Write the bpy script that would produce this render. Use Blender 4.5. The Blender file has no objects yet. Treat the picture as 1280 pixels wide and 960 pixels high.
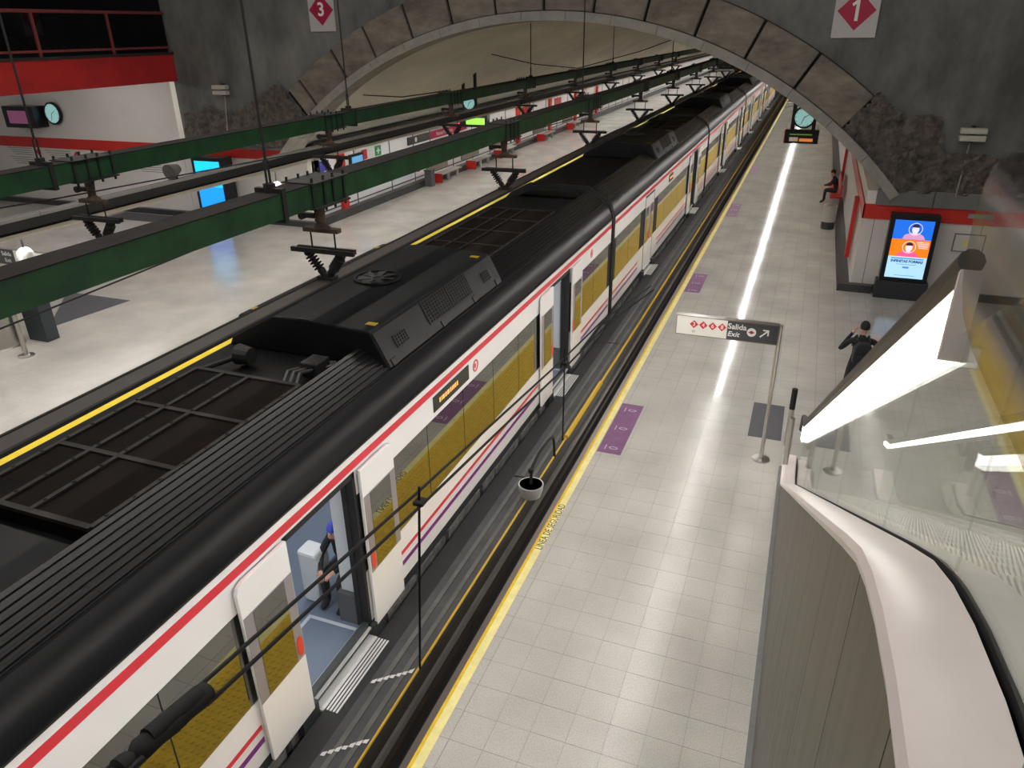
import bpy, bmesh, math, random
from mathutils import Vector, Matrix, noise
random.seed(7)
scene = bpy.context.scene
COL = scene.collection
R = math.radians

# ------------------------------------------------------------------ camera, world, exposure
cam = bpy.data.cameras.new('camera'); camo = bpy.data.objects.new('camera', cam); COL.objects.link(camo)
yaw, pitch, roll, FPX = -0.373729583, -0.445478802, 0.0144687261, 928.08
fw = Vector((math.sin(yaw)*math.cos(pitch), math.cos(yaw)*math.cos(pitch), math.sin(pitch)))
r0 = Vector((math.cos(yaw), -math.sin(yaw), 0)); d0 = fw.cross(r0)
rt = math.cos(roll)*r0 + math.sin(roll)*d0; dn = fw.cross(rt)
m = Matrix.Identity(4)
for i in range(3): m[i][0] = rt[i]; m[i][1] = -dn[i]; m[i][2] = -fw[i]
m[0][3], m[1][3], m[2][3] = 0, 0, 7.0
camo.matrix_world = m
cam.sensor_width = 36; cam.lens = FPX/1280*36; cam.clip_start = .05; cam.clip_end = 500
scene.camera = camo
w = bpy.data.worlds.new('hall_air'); scene.world = w; w.use_nodes = True
w.node_tree.nodes['Background'].inputs[0].default_value = (1.0, .97, .92, 1)
w.node_tree.nodes['Background'].inputs[1].default_value = .07
scene.view_settings.view_transform = 'Standard'; scene.view_settings.look = 'None'
scene.view_settings.exposure = 0.8; scene.view_settings.gamma = 1
HALL = 14.0  # strength of the assumed hall lamps
LAMP = 34.0          # strength of the tray lamps

# ------------------------------------------------------------------ materials
MATS = {}
def mat(name, col, rough=.5, metal=0, emit=0, var=.0, scale=6, bump=0, bscale=40, spec=.5, stretch=None, col2=None):
    if name in MATS: return MATS[name]
    mt = bpy.data.materials.new(name); mt.use_nodes = True; MATS[name] = mt
    nt = mt.node_tree; b = nt.nodes['Principled BSDF']; L = nt.links
    b.inputs['Base Color'].default_value = (*col, 1); b.inputs['Roughness'].default_value = rough
    b.inputs['Metallic'].default_value = metal; b.inputs['Specular IOR Level'].default_value = spec
    if emit:
        b.inputs['Emission Color'].default_value = (*col, 1); b.inputs['Emission Strength'].default_value = emit
    if var or col2 or bump:
        tc = nt.nodes.new('ShaderNodeTexCoord'); mp = nt.nodes.new('ShaderNodeMapping')
        geo = nt.nodes.new('ShaderNodeNewGeometry')
        L.new(geo.outputs['Position'], mp.inputs[0])
        if stretch: mp.inputs['Scale'].default_value = stretch
    if var or col2:
        n = nt.nodes.new('ShaderNodeTexNoise'); n.inputs['Scale'].default_value = scale; n.inputs['Detail'].default_value = 6
        n.inputs['Roughness'].default_value = .65
        L.new(mp.outputs[0], n.inputs[0])
        cr = nt.nodes.new('ShaderNodeValToRGB')
        c2 = col2 if col2 else tuple(c*(1-var) for c in col)
        c1 = col if col2 else tuple(min(1, c*(1+var)) for c in col)
        cr.color_ramp.elements[0].position = .32; cr.color_ramp.elements[1].position = .68
        cr.color_ramp.elements[0].color = (*c2, 1); cr.color_ramp.elements[1].color = (*c1, 1)
        L.new(n.outputs['Fac'], cr.inputs[0]); L.new(cr.outputs[0], b.inputs['Base Color'])
    if bump:
        n2 = nt.nodes.new('ShaderNodeTexNoise'); n2.inputs['Scale'].default_value = bscale; n2.inputs['Detail'].default_value = 4
        L.new(mp.outputs[0], n2.inputs[0])
        bp = nt.nodes.new('ShaderNodeBump'); bp.inputs['Strength'].default_value = bump; bp.inputs['Distance'].default_value = .03
        L.new(n2.outputs['Fac'], bp.inputs['Height']); L.new(bp.outputs[0], b.inputs['Normal'])
    return mt
def glassmat(name, tint=(.86, .9, .87), refl=.12, rough=.02, graz=.5):
    mt = bpy.data.materials.new(name); mt.use_nodes = True; MATS[name] = mt
    nt = mt.node_tree; nt.nodes.remove(nt.nodes['Principled BSDF']); L = nt.links
    out = nt.nodes['Material Output']
    tr = nt.nodes.new('ShaderNodeBsdfTransparent'); tr.inputs[0].default_value = (*tint, 1)
    gl = nt.nodes.new('ShaderNodeBsdfGlossy'); gl.inputs['Roughness'].default_value = rough; gl.inputs[0].default_value = (1, 1, 1, 1)
    lw = nt.nodes.new('ShaderNodeLayerWeight'); lw.inputs[0].default_value = .5
    pw = nt.nodes.new('ShaderNodeMath'); pw.operation = 'POWER'; pw.inputs[1].default_value = 4; L.new(lw.outputs['Facing'], pw.inputs[0])
    fr = nt.nodes.new('ShaderNodeMath'); fr.operation = 'MULTIPLY'; fr.inputs[1].default_value = graz; L.new(pw.outputs[0], fr.inputs[0])
    ad = nt.nodes.new('ShaderNodeMath'); ad.operation = 'ADD'; ad.use_clamp = True; ad.inputs[1].default_value = refl
    mx = nt.nodes.new('ShaderNodeMixShader')
    L.new(fr.outputs[0], ad.inputs[0]); L.new(ad.outputs[0], mx.inputs[0]); L.new(tr.outputs[0], mx.inputs[1]); L.new(gl.outputs[0], mx.inputs[2])
    L.new(mx.outputs[0], out.inputs[0]); return mt
def tilemat(name, col, joint, size, rough=.25, var=.06, jw=.006):
    mt = bpy.data.materials.new(name); mt.use_nodes = True; MATS[name] = mt
    nt = mt.node_tree; b = nt.nodes['Principled BSDF']; L = nt.links
    geo = nt.nodes.new('ShaderNodeNewGeometry'); mp = nt.nodes.new('ShaderNodeMapping')
    mp.inputs['Location'].default_value = (1.16, -7.0, 0)
    L.new(geo.outputs['Position'], mp.inputs[0])
    br = nt.nodes.new('ShaderNodeTexBrick'); br.offset = 0; br.inputs['Scale'].default_value = 1
    br.inputs['Brick Width'].default_value = size; br.inputs['Row Height'].default_value = size
    br.inputs['Mortar Size'].default_value = jw; br.inputs['Mortar'].default_value = (*joint, 1)
    br.inputs['Color1'].default_value = (*[c*(1-var) for c in col], 1); br.inputs['Color2'].default_value = (*[c*(1+var) for c in col], 1)
    L.new(mp.outputs[0], br.inputs[0])
    n = nt.nodes.new('ShaderNodeTexNoise'); n.inputs['Scale'].default_value = .8; n.inputs['Detail'].default_value = 8; L.new(geo.outputs['Position'], n.inputs[0])
    n2 = nt.nodes.new('ShaderNodeTexNoise'); n2.inputs['Scale'].default_value = 60; n2.inputs['Detail'].default_value = 2; L.new(geo.outputs['Position'], n2.inputs[0])
    mr = nt.nodes.new('ShaderNodeMapRange'); mr.inputs[1].default_value = .3; mr.inputs[2].default_value = .7; mr.inputs[3].default_value = .84; mr.inputs[4].default_value = 1.06
    L.new(n.outputs['Fac'], mr.inputs[0])
    mr2 = nt.nodes.new('ShaderNodeMapRange'); mr2.inputs[1].default_value = .35; mr2.inputs[2].default_value = .65; mr2.inputs[3].default_value = .9; mr2.inputs[4].default_value = 1.08
    L.new(n2.outputs['Fac'], mr2.inputs[0])
    mu = nt.nodes.new('ShaderNodeMath'); mu.operation = 'MULTIPLY'; L.new(mr.outputs[0], mu.inputs[0]); L.new(mr2.outputs[0], mu.inputs[1])
    mx = nt.nodes.new('ShaderNodeMix'); mx.data_type = 'RGBA'; mx.blend_type = 'MULTIPLY'; mx.inputs[0].default_value = 1
    L.new(br.outputs['Color'], mx.inputs[6]); L.new(mu.outputs[0], mx.inputs[7]); L.new(mx.outputs[2], b.inputs['Base Color'])
    rr = nt.nodes.new('ShaderNodeMapRange'); rr.inputs[3].default_value = rough*.8; rr.inputs[4].default_value = rough*1.35; L.new(n.outputs['Fac'], rr.inputs[0]); L.new(rr.outputs[0], b.inputs['Roughness']); b.inputs['Specular IOR Level'].default_value = .24
    return mt

FLOORC = (.50, .478, .435)
M_tile = tilemat('terrazzo_tile', FLOORC, FLOORC, 400, .2, .0)
M_pave = tilemat('terrazzo_paving', FLOORC, (.36, .34, .31), .4, .10, .03, .005)
M_pavel = tilemat('terrazzo_paving_left', (.58, .55, .5), (.5, .47, .43), .6, .17, .03, .003)
M_joint = mat('tile_joint', (.28, .27, .24), .7)
M_ylw = mat('tactile_yellow', (.72, .48, .02), .55, var=.12, scale=9)
M_ylw2 = mat('bright_yellow_line', (.90, .66, .03), .5, var=.06, scale=5)
M_pale = mat('pale_yellow_paint', (.80, .72, .30), .45, var=.1, scale=5)
M_edge = mat('edge_rubber_black', (.012, .012, .013), .6, var=.3, scale=3)
M_pink = mat('pinkish_granite', (.50, .43, .42), .5, var=.1, scale=20)
M_conc = mat('stained_concrete', (.21, .21, .197), .85, col2=(.085, .087, .082), scale=.8, bump=.25, bscale=6, stretch=(1, 1, .55))
M_stone = mat('weathered_stone', (.27, .235, .195), .85, col2=(.12, .1, .085), scale=1.2, bump=.5, bscale=9, stretch=(1, 1, 2.2))
M_stonej = mat('joint_black', (.012, .011, .01), .9)
M_rim = mat('pale_concrete_rim', (.30, .28, .255), .8, var=.15, scale=3)
M_rock = mat('rough_rock', (.16, .135, .115), .95, col2=(.04, .034, .03), scale=5, bump=.8, bscale=14)
M_vault = mat('cream_vault_plaster', (.64, .605, .53), .8, var=.14, scale=.35, stretch=(1, .5, 1))
M_white = mat('white_enamel_panel', (.74, .70, .66), .4, var=.03, scale=1)
M_whiteb = mat('bright_white_panel', (.82, .82, .82), .35)
M_red = mat('red_enamel', (.60, .028, .022), .35, var=.08, scale=2)
M_reddk = mat('dark_red_paint', (.42, .02, .02), .45, var=.2, scale=1.2)
M_base = mat('dark_grey_base', (.045, .047, .05), .35, var=.2, scale=2)
M_mat = mat('grey_floor_mat', (.085, .085, .095), .7, var=.1, scale=30)
M_steel = mat('brushed_steel', (.55, .53, .50), .3, 1)
M_clad = mat('brushed_cladding', (.075, .060, .044), .4, .55, var=.45, scale=7, stretch=(1, 1.4, .12))
M_alu = mat('aluminium', (.70, .70, .685), .4, .35)
M_black = mat('black_paint', (.010, .010, .011), .4)
M_blackm = mat('matt_black', (.012, .011, .011), .75)
M_rubber = mat('black_rubber', (.014, .014, .015), .6)
M_body = mat('train_white', (.86, .855, .85), .22, spec=.5)
M_tred = mat('train_red_stripe', (.72, .03, .05), .28)
M_tpur = mat('train_purple_stripe', (.20, .025, .23), .28)
M_roof = mat('train_roof_black', (.008, .008, .009), .36, spec=.2)
M_roofd = mat('train_roof_dusty', (.007, .007, .008), .62, var=.5, scale=2.5, spec=.3)
M_rib = mat('ribbed_roof_panel', (.010, .010, .011), .26, spec=.35)
M_hvac = mat('hvac_cover', (.007, .008, .010), .5, var=.3, scale=1.5, spec=.35)
M_hvacs = mat('hvac_side_grey', (.030, .030, .031), .55, var=.12, scale=3)
M_mesh = mat('rusty_mesh', (.017, .009, .006), .8, col2=(.006, .005, .005), scale=3, spec=.2)
M_meshf = mat('dusty_frame', (.036, .030, .026), .6, var=.35, scale=8)
M_win = mat('tinted_window', (.24, .24, .225), .015, 1)
M_winf = mat('door_grey_frame', (.26, .235, .25), .3)
M_skirt = mat('train_dark_skirt', (.035, .04, .042), .5, var=.2, scale=4)
M_under = mat('underframe_grime', (.15, .145, .135), .8, var=.45, scale=6)
M_int = mat('interior_blue_grey', (.13, .17, .24), .45)
M_intw = mat('interior_wall_blue', (.14, .19, .29), .4)
M_intl = mat('interior_light_panel', (.62, .66, .70), .35)
M_green = mat('green_girder_paint', (.010, .060, .018), .5, var=.4, scale=2.5)
M_girtop = mat('girder_dust_brown', (.020, .017, .016), .85, var=.3, scale=5, spec=.2)
M_iron = mat('dark_iron', (.018, .016, .015), .65, var=.3, scale=10)
M_rust = mat('rusty_bracket', (.16, .10, .065), .75, col2=(.05, .035, .03), scale=12)
M_bar = mat('conductor_bar_brown', (.055, .043, .034), .55, var=.2, scale=4)
M_trayt = mat('dusty_tray_lid', (.060, .060, .062), .55, var=.28, scale=4)
M_trays = mat('pale_dust_stripe', (.13, .125, .12), .6, var=.2, scale=6)
M_trayb = mat('tray_side_brown', (.042, .032, .026), .5, var=.3, scale=3)
M_trayg = mat('tray_grey_profile', (.20, .19, .175), .45, var=.2, scale=3)
M_cable = mat('yellow_cable', (.80, .50, .02), .45)
M_lamp = mat('lamp_tube_glow', (1.0, .985, .955), .5, emit=LAMP)
M_led = mat('handrail_led', (1.0, .97, .90), .5, emit=3.2)
M_led2 = mat('handrail_led_far', (1.0, .98, .93), .5, emit=2.2)
M_cabin = mat('cabin_lamp', (1.0, .98, .95), .5, emit=5)
M_dome = mat('white_dome', (.78, .77, .74), .35)
M_signw = mat('sign_white', (.76, .74, .68), .4)
M_signg = mat('sign_dark_grey', (.058, .06, .063), .4)
M_signr = mat('sign_red', (.58, .03, .05), .4)
M_signr2 = mat('sign_crimson', (.42, .012, .06), .4)
M_print = mat('white_print', (.85, .85, .83), .5)
M_blackp = mat('black_print', (.03, .03, .03), .5)
M_purp = mat('purple_floor_sticker', (.20, .085, .185), .5, var=.12, scale=4)
M_grey3 = mat('mid_grey_concrete', (.17, .17, .165), .7, var=.15, scale=2)
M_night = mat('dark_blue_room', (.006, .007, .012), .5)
M_ballast = mat('dark_ballast', (.05, .045, .042), .95, var=.5, scale=12, bump=.6, bscale=25)
M_skin = mat('skin', (.55, .33, .25), .55)
M_hair = mat('black_hair', (.012, .010, .010), .6)
M_coat = mat('black_coat', (.014, .015, .018), .75)
M_pant = mat('dark_trousers', (.022, .022, .024), .8)
M_glass = glassmat('clear_balustrade_glass', (.93, .945, .93), .05, .015, .42)
M_glass2 = glassmat('rail_glass', (.35, .38, .42), .03)
M_glass3 = glassmat('grey_reflective_glass', (.80, .80, .79), .06, .06, .25)
def emis(name, col, s): return mat(name, col, .4, emit=s)
M_scrblue = emis('screen_cyan_blue', (.01, .26, .95), 0.70)
M_scrcy = emis('screen_cyan', (.01, .52, 1.0), 0.70)
M_clock = emis('clock_face_glow', (.33, .62, .60), 0.30)

# ------------------------------------------------------------------ mesh helpers
class MB:
    def __init__(s): s.v = []; s.f = []; s.mi = []
    def add(s, vs, fs, mi=0):
        o = len(s.v); s.v += [tuple(v) for v in vs]; s.f += [tuple(i+o for i in f) for f in fs]; s.mi += [mi]*len(fs); return s
    def box(s, x0, x1, y0, y1, z0, z1, mi=0):
        return s.add([(x0, y0, z0), (x1, y0, z0), (x1, y1, z0), (x0, y1, z0), (x0, y0, z1), (x1, y0, z1), (x1, y1, z1), (x0, y1, z1)],
                     [(3, 2, 1, 0), (4, 5, 6, 7), (0, 1, 5, 4), (1, 2, 6, 5), (2, 3, 7, 6), (3, 0, 4, 7)], mi)
    def prism(s, poly, axis, a, b, mi=0):
        """poly of 2D points extruded along axis ('x': (y,z); 'y': (x,z); 'z': (x,y))"""
        n = len(poly)
        def P(p, t): return {'x': (t, p[0], p[1]), 'y': (p[0], t, p[1]), 'z': (p[0], p[1], t)}[axis]
        vs = [P(p, a) for p in poly] + [P(p, b) for p in poly]
        fs = [(i, (i+1) % n, n+(i+1) % n, n+i) for i in range(n)] + [tuple(range(n))[::-1], tuple(range(n, 2*n))]
        return s.add(vs, fs, mi)
    def sheet(s, prof, axis, a, b, mi=0):
        n = len(prof)
        def P(p, t): return {'x': (t, p[0], p[1]), 'y': (p[0], t, p[1]), 'z': (p[0], p[1], t)}[axis]
        vs = [P(p, a) for p in prof] + [P(p, b) for p in prof]
        return s.add(vs, [(i, i+1, n+i+1, n+i) for i in range(n-1)], mi)
    def tube(s, pts, r, n=8, mi=0, cap=True):
        pts = [Vector(p) for p in pts]; rs = r if isinstance(r, (list, tuple)) else [r]*len(pts)
        vs = []; up = None
        for i, p in enumerate(pts):
            t = (pts[min(i+1, len(pts)-1)] - pts[max(i-1, 0)]).normalized()
            if up is None:
                up = Vector((0, 0, 1)) if abs(t.z) < .9 else Vector((1, 0, 0))
            u = t.cross(up)
            if u.length < 1e-4: u = t.cross(Vector((1, 0, 0)))
            u.normalize(); v = u.cross(t).normalized(); up = v
            for k in range(n):
                a = 2*math.pi*k/n; vs.append(p + rs[i]*(math.cos(a)*u + math.sin(a)*v))
        fs = [(i*n+k, i*n+(k+1) % n, (i+1)*n+(k+1) % n, (i+1)*n+k) for i in range(len(pts)-1) for k in range(n)]
        if cap: fs += [tuple(range(n))[::-1], tuple(range((len(pts)-1)*n, len(pts)*n))]
        return s.add(vs, fs, mi)
    def lathe(s, prof, c=(0, 0, 0), n=16, mi=0):
        vs = [(c[0]+r*math.cos(2*math.pi*k/n), c[1]+r*math.sin(2*math.pi*k/n), c[2]+z) for r, z in prof for k in range(n)]
        m_ = len(prof)
        fs = [(i*n+k, i*n+(k+1) % n, (i+1)*n+(k+1) % n, (i+1)*n+k) for i in range(m_-1) for k in range(n)]
        fs += [tuple(range(n))[::-1], tuple(range((m_-1)*n, m_*n))]
        return s.add(vs, fs, mi)
    def ellipsoid(s, c, r, n=14, k=8, mi=0):
        vs = []; 
        for i in range(k+1):
            t = math.pi*i/k
            for j in range(n):
                a = 2*math.pi*j/n; vs.append((c[0]+r[0]*math.sin(t)*math.cos(a), c[1]+r[1]*math.sin(t)*math.sin(a), c[2]+r[2]*math.cos(t)))
        return s.add(vs, [(i*n+j, (i+1)*n+j, (i+1)*n+(j+1) % n, i*n+(j+1) % n) for i in range(k) for j in range(n)], mi)
    def disc(s, c, r, axis, a0, a1, n=20, mi=0):
        return s.prism([(c[0]+r*math.cos(2*math.pi*k/n), c[1]+r*math.sin(2*math.pi*k/n)) for k in range(n)], axis, a0, a1, mi)
def B(*a): return MB().box(*a)
def rootloc(p):
    v = Vector((0, 0, 0))
    while p is not None: v += p.location; p = p.parent
    return v
def obj(name, mb, mats, parent=None, smooth=False, bevel=0):
    me = bpy.data.meshes.new(name)
    vs = [Vector(v) for v in mb.v]
    if parent is not None:
        off = rootloc(parent)
        c = Vector((0, 0, 0)); lo = c
        vs = [v-off for v in vs]
    else:
        xs = [v.x for v in vs]; ys = [v.y for v in vs]; zs = [v.z for v in vs]
        lo = Vector(((min(xs)+max(xs))/2, (min(ys)+max(ys))/2, min(zs))); vs = [v-lo for v in vs]
    me.from_pydata(vs, [], mb.f)
    mats = mats if isinstance(mats, (list, tuple)) else [mats]
    for mm in mats: me.materials.append(mm)
    if len(mats) > 1: me.polygons.foreach_set('material_index', mb.mi)
    if smooth: me.polygons.foreach_set('use_smooth', [True]*len(me.polygons))
    me.update()
    bm = bmesh.new(); bm.from_mesh(me); bmesh.ops.recalc_face_normals(bm, faces=bm.faces)
    if smooth:
        for e in bm.edges:
            if len(e.link_faces) == 2 and e.calc_face_angle(0) > R(40): e.smooth = False
    bm.to_mesh(me); bm.free()
    o = bpy.data.objects.new(name, me); COL.objects.link(o)
    if parent is not None: o.parent = parent
    else: o.location = lo
    if bevel:
        bv = o.modifiers.new('bevel', 'BEVEL'); bv.width = bevel; bv.segments = 2; bv.limit_method = 'ANGLE'
    return o
def tag(o, label=None, cat=None, group=None, kind=None):
    if label: o['label'] = label
    if cat: o['category'] = cat
    if group: o['group'] = group
    if kind: o['kind'] = kind
    return o
def thing(name, loc, label, cat, group=None):
    o = bpy.data.objects.new(name, None); COL.objects.link(o); o.location = loc; o.empty_display_size = .2
    return tag(o, label, cat, group)
def struct(name, mb, mats, label, smooth=False):
    o = obj(name, mb, mats, None, smooth); return tag(o, label, 'structure', kind='structure')
def copy_tree(o, parent=None, loc=None, rz=None):
    c = o.copy(); COL.objects.link(c); c.parent = parent
    if loc is not None: c.location = loc
    if rz is not None: c.rotation_euler = (0, 0, rz)
    for ch in list(o.children): copy_tree(ch, c)
    return c
def text(name, s, size, mtl, origin, ux, uy, parent=None, ext=.002, align='CENTER', bold=0, xs=1):
    """flat lettering: ux is the reading direction, uy the up direction of the letters"""
    cu = bpy.data.curves.new(name, 'FONT'); cu.body = s; cu.size = size; cu.extrude = ext; cu.align_x = align; cu.align_y = 'CENTER'
    cu.offset = bold; cu.resolution_u = 3
    to = bpy.data.objects.new(name, cu); COL.objects.link(to)
    bpy.context.view_layer.update()
    me = bpy.data.meshes.new_from_object(to.evaluated_get(bpy.context.evaluated_depsgraph_get()))
    bpy.data.objects.remove(to); bpy.data.curves.remove(cu)
    ux = Vector(ux).normalized(); uy = Vector(uy).normalized(); uz = ux.cross(uy)
    mb = MB(); mb.add([Vector(origin) + ux*v.co.x*xs + uy*v.co.y + uz*v.co.z for v in me.vertices], [tuple(p.vertices) for p in me.polygons])
    bpy.data.meshes.remove(me)
    return obj(name, mb, mtl, parent)
def flat(pts, n, t=.003):
    """thin plate from 3D outline, thickened along n"""
    n = Vector(n)*t; k = len(pts); mb = MB()
    mb.add([Vector(p) for p in pts] + [Vector(p)+n for p in pts], [tuple(range(k)), tuple(range(k, 2*k))] + [(i, (i+1) % k, k+(i+1) % k, k+i) for i in range(k)])
    return mb

# ================================================================== SETTING
# ---- platform with the yellow line (right)
fl = struct('floor', MB().box(-4.27, 40, -3, 22.95, -1.1, -.008).box(-4.27, 1.75, 22.95, 150, -1.1, -.008), M_joint, 'pale tiled platform floor beside the open train doors')
XT = [-1.16+.4*k for k in range(-4, 4)]       # tile columns between -2.76 and .44
tile_me = None
for i in range(26):
    for x in [-2.76+.4*k for k in range(8)]:
        y = 4.2+.4*i
        x1 = min(x+.4, .30)
        if x1-x < .05: continue
        o = obj('tile', B(x+.0018, x1-.0018, y+.0018, y+.4-.0018, -.008, random.uniform(-.0006, .0006)), M_tile, fl)
ny = 4.2+26*.4
far = MB()
far.box(-2.88, -2.762, -3, ny, -.008, 0).box(.30, 1.66, -3, ny, -.008, 0).box(-2.76, .3, -3, 4.198, -.008, 0)
far.box(1.66, 40, -3, ny, -.008, 0).box(-2.9, 40, ny, 22.95, -.008, 0).box(-2.9, 1.66, 22.95, 150, -.008, 0)
obj('paving', far, M_pave, fl)
obj('edge_coping', MB().box(-4.27, -3.95, -3, 150, -.008, .004), M_edge, fl)
obj('granite_strip', MB().box(-3.95, -3.76, -3, 150, -.008, .001), M_pink, fl)
tp = obj('tactile_strip', MB().box(-3.76, -2.985, -3, 150, -.008, .002), M_ylw, fl)
st = MB()
for i in range(290):
    for j in range(9):
        x = -3.70+.078*j; y = 1.0+.085*i; r = .024
        st.add([(x-r, y-r, .001), (x+r, y-r, .001), (x+r, y+r, .001), (x-r, y+r, .001), (x-r*.5, y-r*.5, .011), (x+r*.5, y-r*.5, .011), (x+r*.5, y+r*.5, .011), (x-r*.5, y+r*.5, .011)],
               [(4, 5, 6, 7), (0, 1, 5, 4), (1, 2, 6, 5), (2, 3, 7, 6), (3, 0, 4, 7)])
s_ = obj('tactile_bumps', st, M_ylw, tp); s_['kind'] = 'stuff'
sl = obj('safety_line', MB().box(-2.985, -2.88, -3, 150, -.008, .003), M_pale, fl)
text('safety_line_lettering', 'LINEA DE SEGURIDAD', .155, M_blackp, (-2.925, 9.05, .005), (0, 1, 0), (-1, 0, 0), sl, .001, xs=.80)
# ---- trackbed, rails
struct('floor_trackbed', B(-11.9, -4.2, -5, 150, -1.4, -1.0), M_ballast, 'dark ballast trackbed under the train')
def rail(x, lab):
    mb = MB().prism([(x-.07, -1.0), (x+.07, -1.0), (x+.07, -.97), (x+.015, -.95), (x+.015, -.86), (x+.035, -.85), (x+.035, -.82), (x-.035, -.82), (x-.035, -.85), (x-.015, -.86), (x-.015, -.95), (x-.07, -.97)], 'y', -3, 150)
    tag(obj('rail', mb, M_iron), lab, 'rail', 'running rails of the two tracks')
rail(-5.04, 'steel rail under the train nearest the tiled platform'); rail(-6.70, 'steel rail under the train on its far side')
rail(-9.3, 'steel rail of the empty track next to the train'); rail(-10.96, 'steel rail of the empty track by the far platform')
# ---- far platform (left)
fl2 = struct('floor', MB().box(-45, -11.8, -5, 24.6, -1.1, -.002).box(-18.1, -11.8, 24.6, 150, -1.1, -.002), M_pavel, 'pale glossy far platform floor beyond the train')
obj('tactile_strip', B(-13.15, -12.45, -5, 150, -.002, .002), M_ylw2, fl2)
obj('edge_coping', B(-12.0, -11.8, -5, 150, -.002, .003), M_edge, fl2)
for i in range(40):
    obj('edge_block', B(-11.95, -11.83, 1.0+3.3*i, 3.1+3.3*i, .003, .02), M_rim, fl2)
obj('paving_band', B(-13.75, -13.5, -5, 150, -.002, .001), M_pavel, fl2)  # thin strip in the same paving as the floor

# ---- arch wall
CX, CZ, YA = -7.8, -6.08, 23.0
def ang(a, r): return (CX+r*math.sin(R(a)), CZ+r*math.cos(R(a)))
wa = MB()
def zbase(x):
    d = x-CX; z = 2.85 if x > 0 else 3.15
    if abs(d) < 13.6: z = max(z, CZ+math.sqrt(13.6**2-d*d)) if abs(d) < 10.3 else z
    return z
xs_ = [-22.2+36.7*i/150 for i in range(151)]
bot = [(x, zbase(x)) for x in xs_]
for (a, za), (b, zb) in zip(bot, bot[1:]):
    wa.add([(a, YA, za), (b, YA, zb), (b, YA, 14), (a, YA, 14), (a, YA+.9, za), (b, YA+.9, zb), (b, YA+.9, 14), (a, YA+.9, 14)], [(0, 1, 2, 3), (7, 6, 5, 4), (0, 4, 5, 1)])
wa.add([(-22.2, YA, 3.15), (-22.2, YA+.9, 3.15), (-22.2, YA+.9, 14), (-22.2, YA, 14)], [(0, 1, 2, 3)])
wall_arch = struct('wall_arch', wa, M_conc, 'stained grey concrete wall pierced by the wide tunnel arch')
# dark backing behind the stone joints
bk = MB()
for i in range(60):
    a, b = -40+80*i/60, -40+80*(i+1)/60
    p = [ang(a, 13.5), ang(b, 13.5), ang(b, 14.62), ang(a, 14.62)]
    bk.add([(x, YA-.02, z) for x, z in p], [(0, 1, 2, 3)])
obj('joint_backing', bk, M_stonej, wall_arch)
edges = [-39.5, -37.2, -30.6, -24.9, -18.6, -12.6, -6.4, 0.0, 6.3, 12.6, 18.8, 25.2, 31.8, 39.0]
for a, b in zip(edges, edges[1:]):
    mb = MB(); n = 5; g = .16; dy = random.uniform(-.03, .03)
    P = [ang(a+g+(b-a-2*g)*i/n, 13.57) for i in range(n+1)] + [ang(b-g-(b-a-2*g)*i/n, 14.6) for i in range(n+1)]
    mb.prism(P, 'y', YA-.16+dy, YA-.01)
    obj('voussoir', mb, M_stone, wall_arch, bevel=.025)
for i in range(17):
    a, b = -49+98*i/17, -49+98*(i+1)/17
    mb = MB(); n = 4; g = .03
    P = [ang(a+g+(b-a-2*g)*k/n, 13.30) for k in range(n+1)] + [ang(b-g-(b-a-2*g)*k/n, 13.555) for k in range(n+1)]
    mb.prism(P, 'y', YA-.22, YA+.7); obj('rim_segment', mb, M_rim, wall_arch)
def inpoly(x, z, P):
    c = False; j = len(P)-1
    for i in range(len(P)):
        if (P[i][1] > z) != (P[j][1] > z) and x < (P[j][0]-P[i][0])*(z-P[i][1])/(P[j][1]-P[i][1])+P[i][0]: c = not c
        j = i
    return c
def rock(P, seed):
    mb = MB(); x0 = min(p[0] for p in P); x1 = max(p[0] for p in P); z0 = min(p[1] for p in P); z1 = max(p[1] for p in P); s = .09
    nx, nz = int((x1-x0)/s)+1, int((z1-z0)/s)+1; idx = {}
    def vid(i, k):
        if (i, k) not in idx:
            x, z = x0+i*s, z0+k*s; d = noise.fractal(Vector((x*1.3+seed, z*1.3, 3)), 1.0, 2.1, 5)*.16
            d2 = noise.noise(Vector((x*6, z*6, seed)))*.05
            idx[i, k] = len(mb.v); mb.v.append((x+d2, YA-.14-d-d2, z+d2))
        return idx[i, k]
    for i in range(nx):
        for k in range(nz):
            x, z = x0+(i+.5)*s, z0+(k+.5)*s
            r = math.hypot(x-CX, z-CZ)
            j = noise.noise(Vector((x*2, z*2, seed+5)))*.25
            if r > 13.5 and inpoly(x+j, z+j*.6, P):
                mb.f.append((vid(i, k), vid(i+1, k), vid(i+1, k+1), vid(i, k+1))); mb.mi.append(0)
    return obj('rock_face', mb, M_rock, wall_arch, smooth=False)
rock([(-22.0, 4.35), (-20.9, 4.5), (-19.5, 4.4), (-18.6, 4.85), (-17.4, 5.45), (-16.6, 4.3), (-15.9, 4.0), (-16.6, 3.3), (-22.0, 3.3)], 1.3)
rock([(1.35, 5.3), (2.1, 4.9), (2.9, 4.75), (3.35, 4.3), (3.4, 3.95), (6.5, 3.9), (8, 2.86), (1.9, 2.86), (.6, 4.35)], 7.7)
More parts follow.
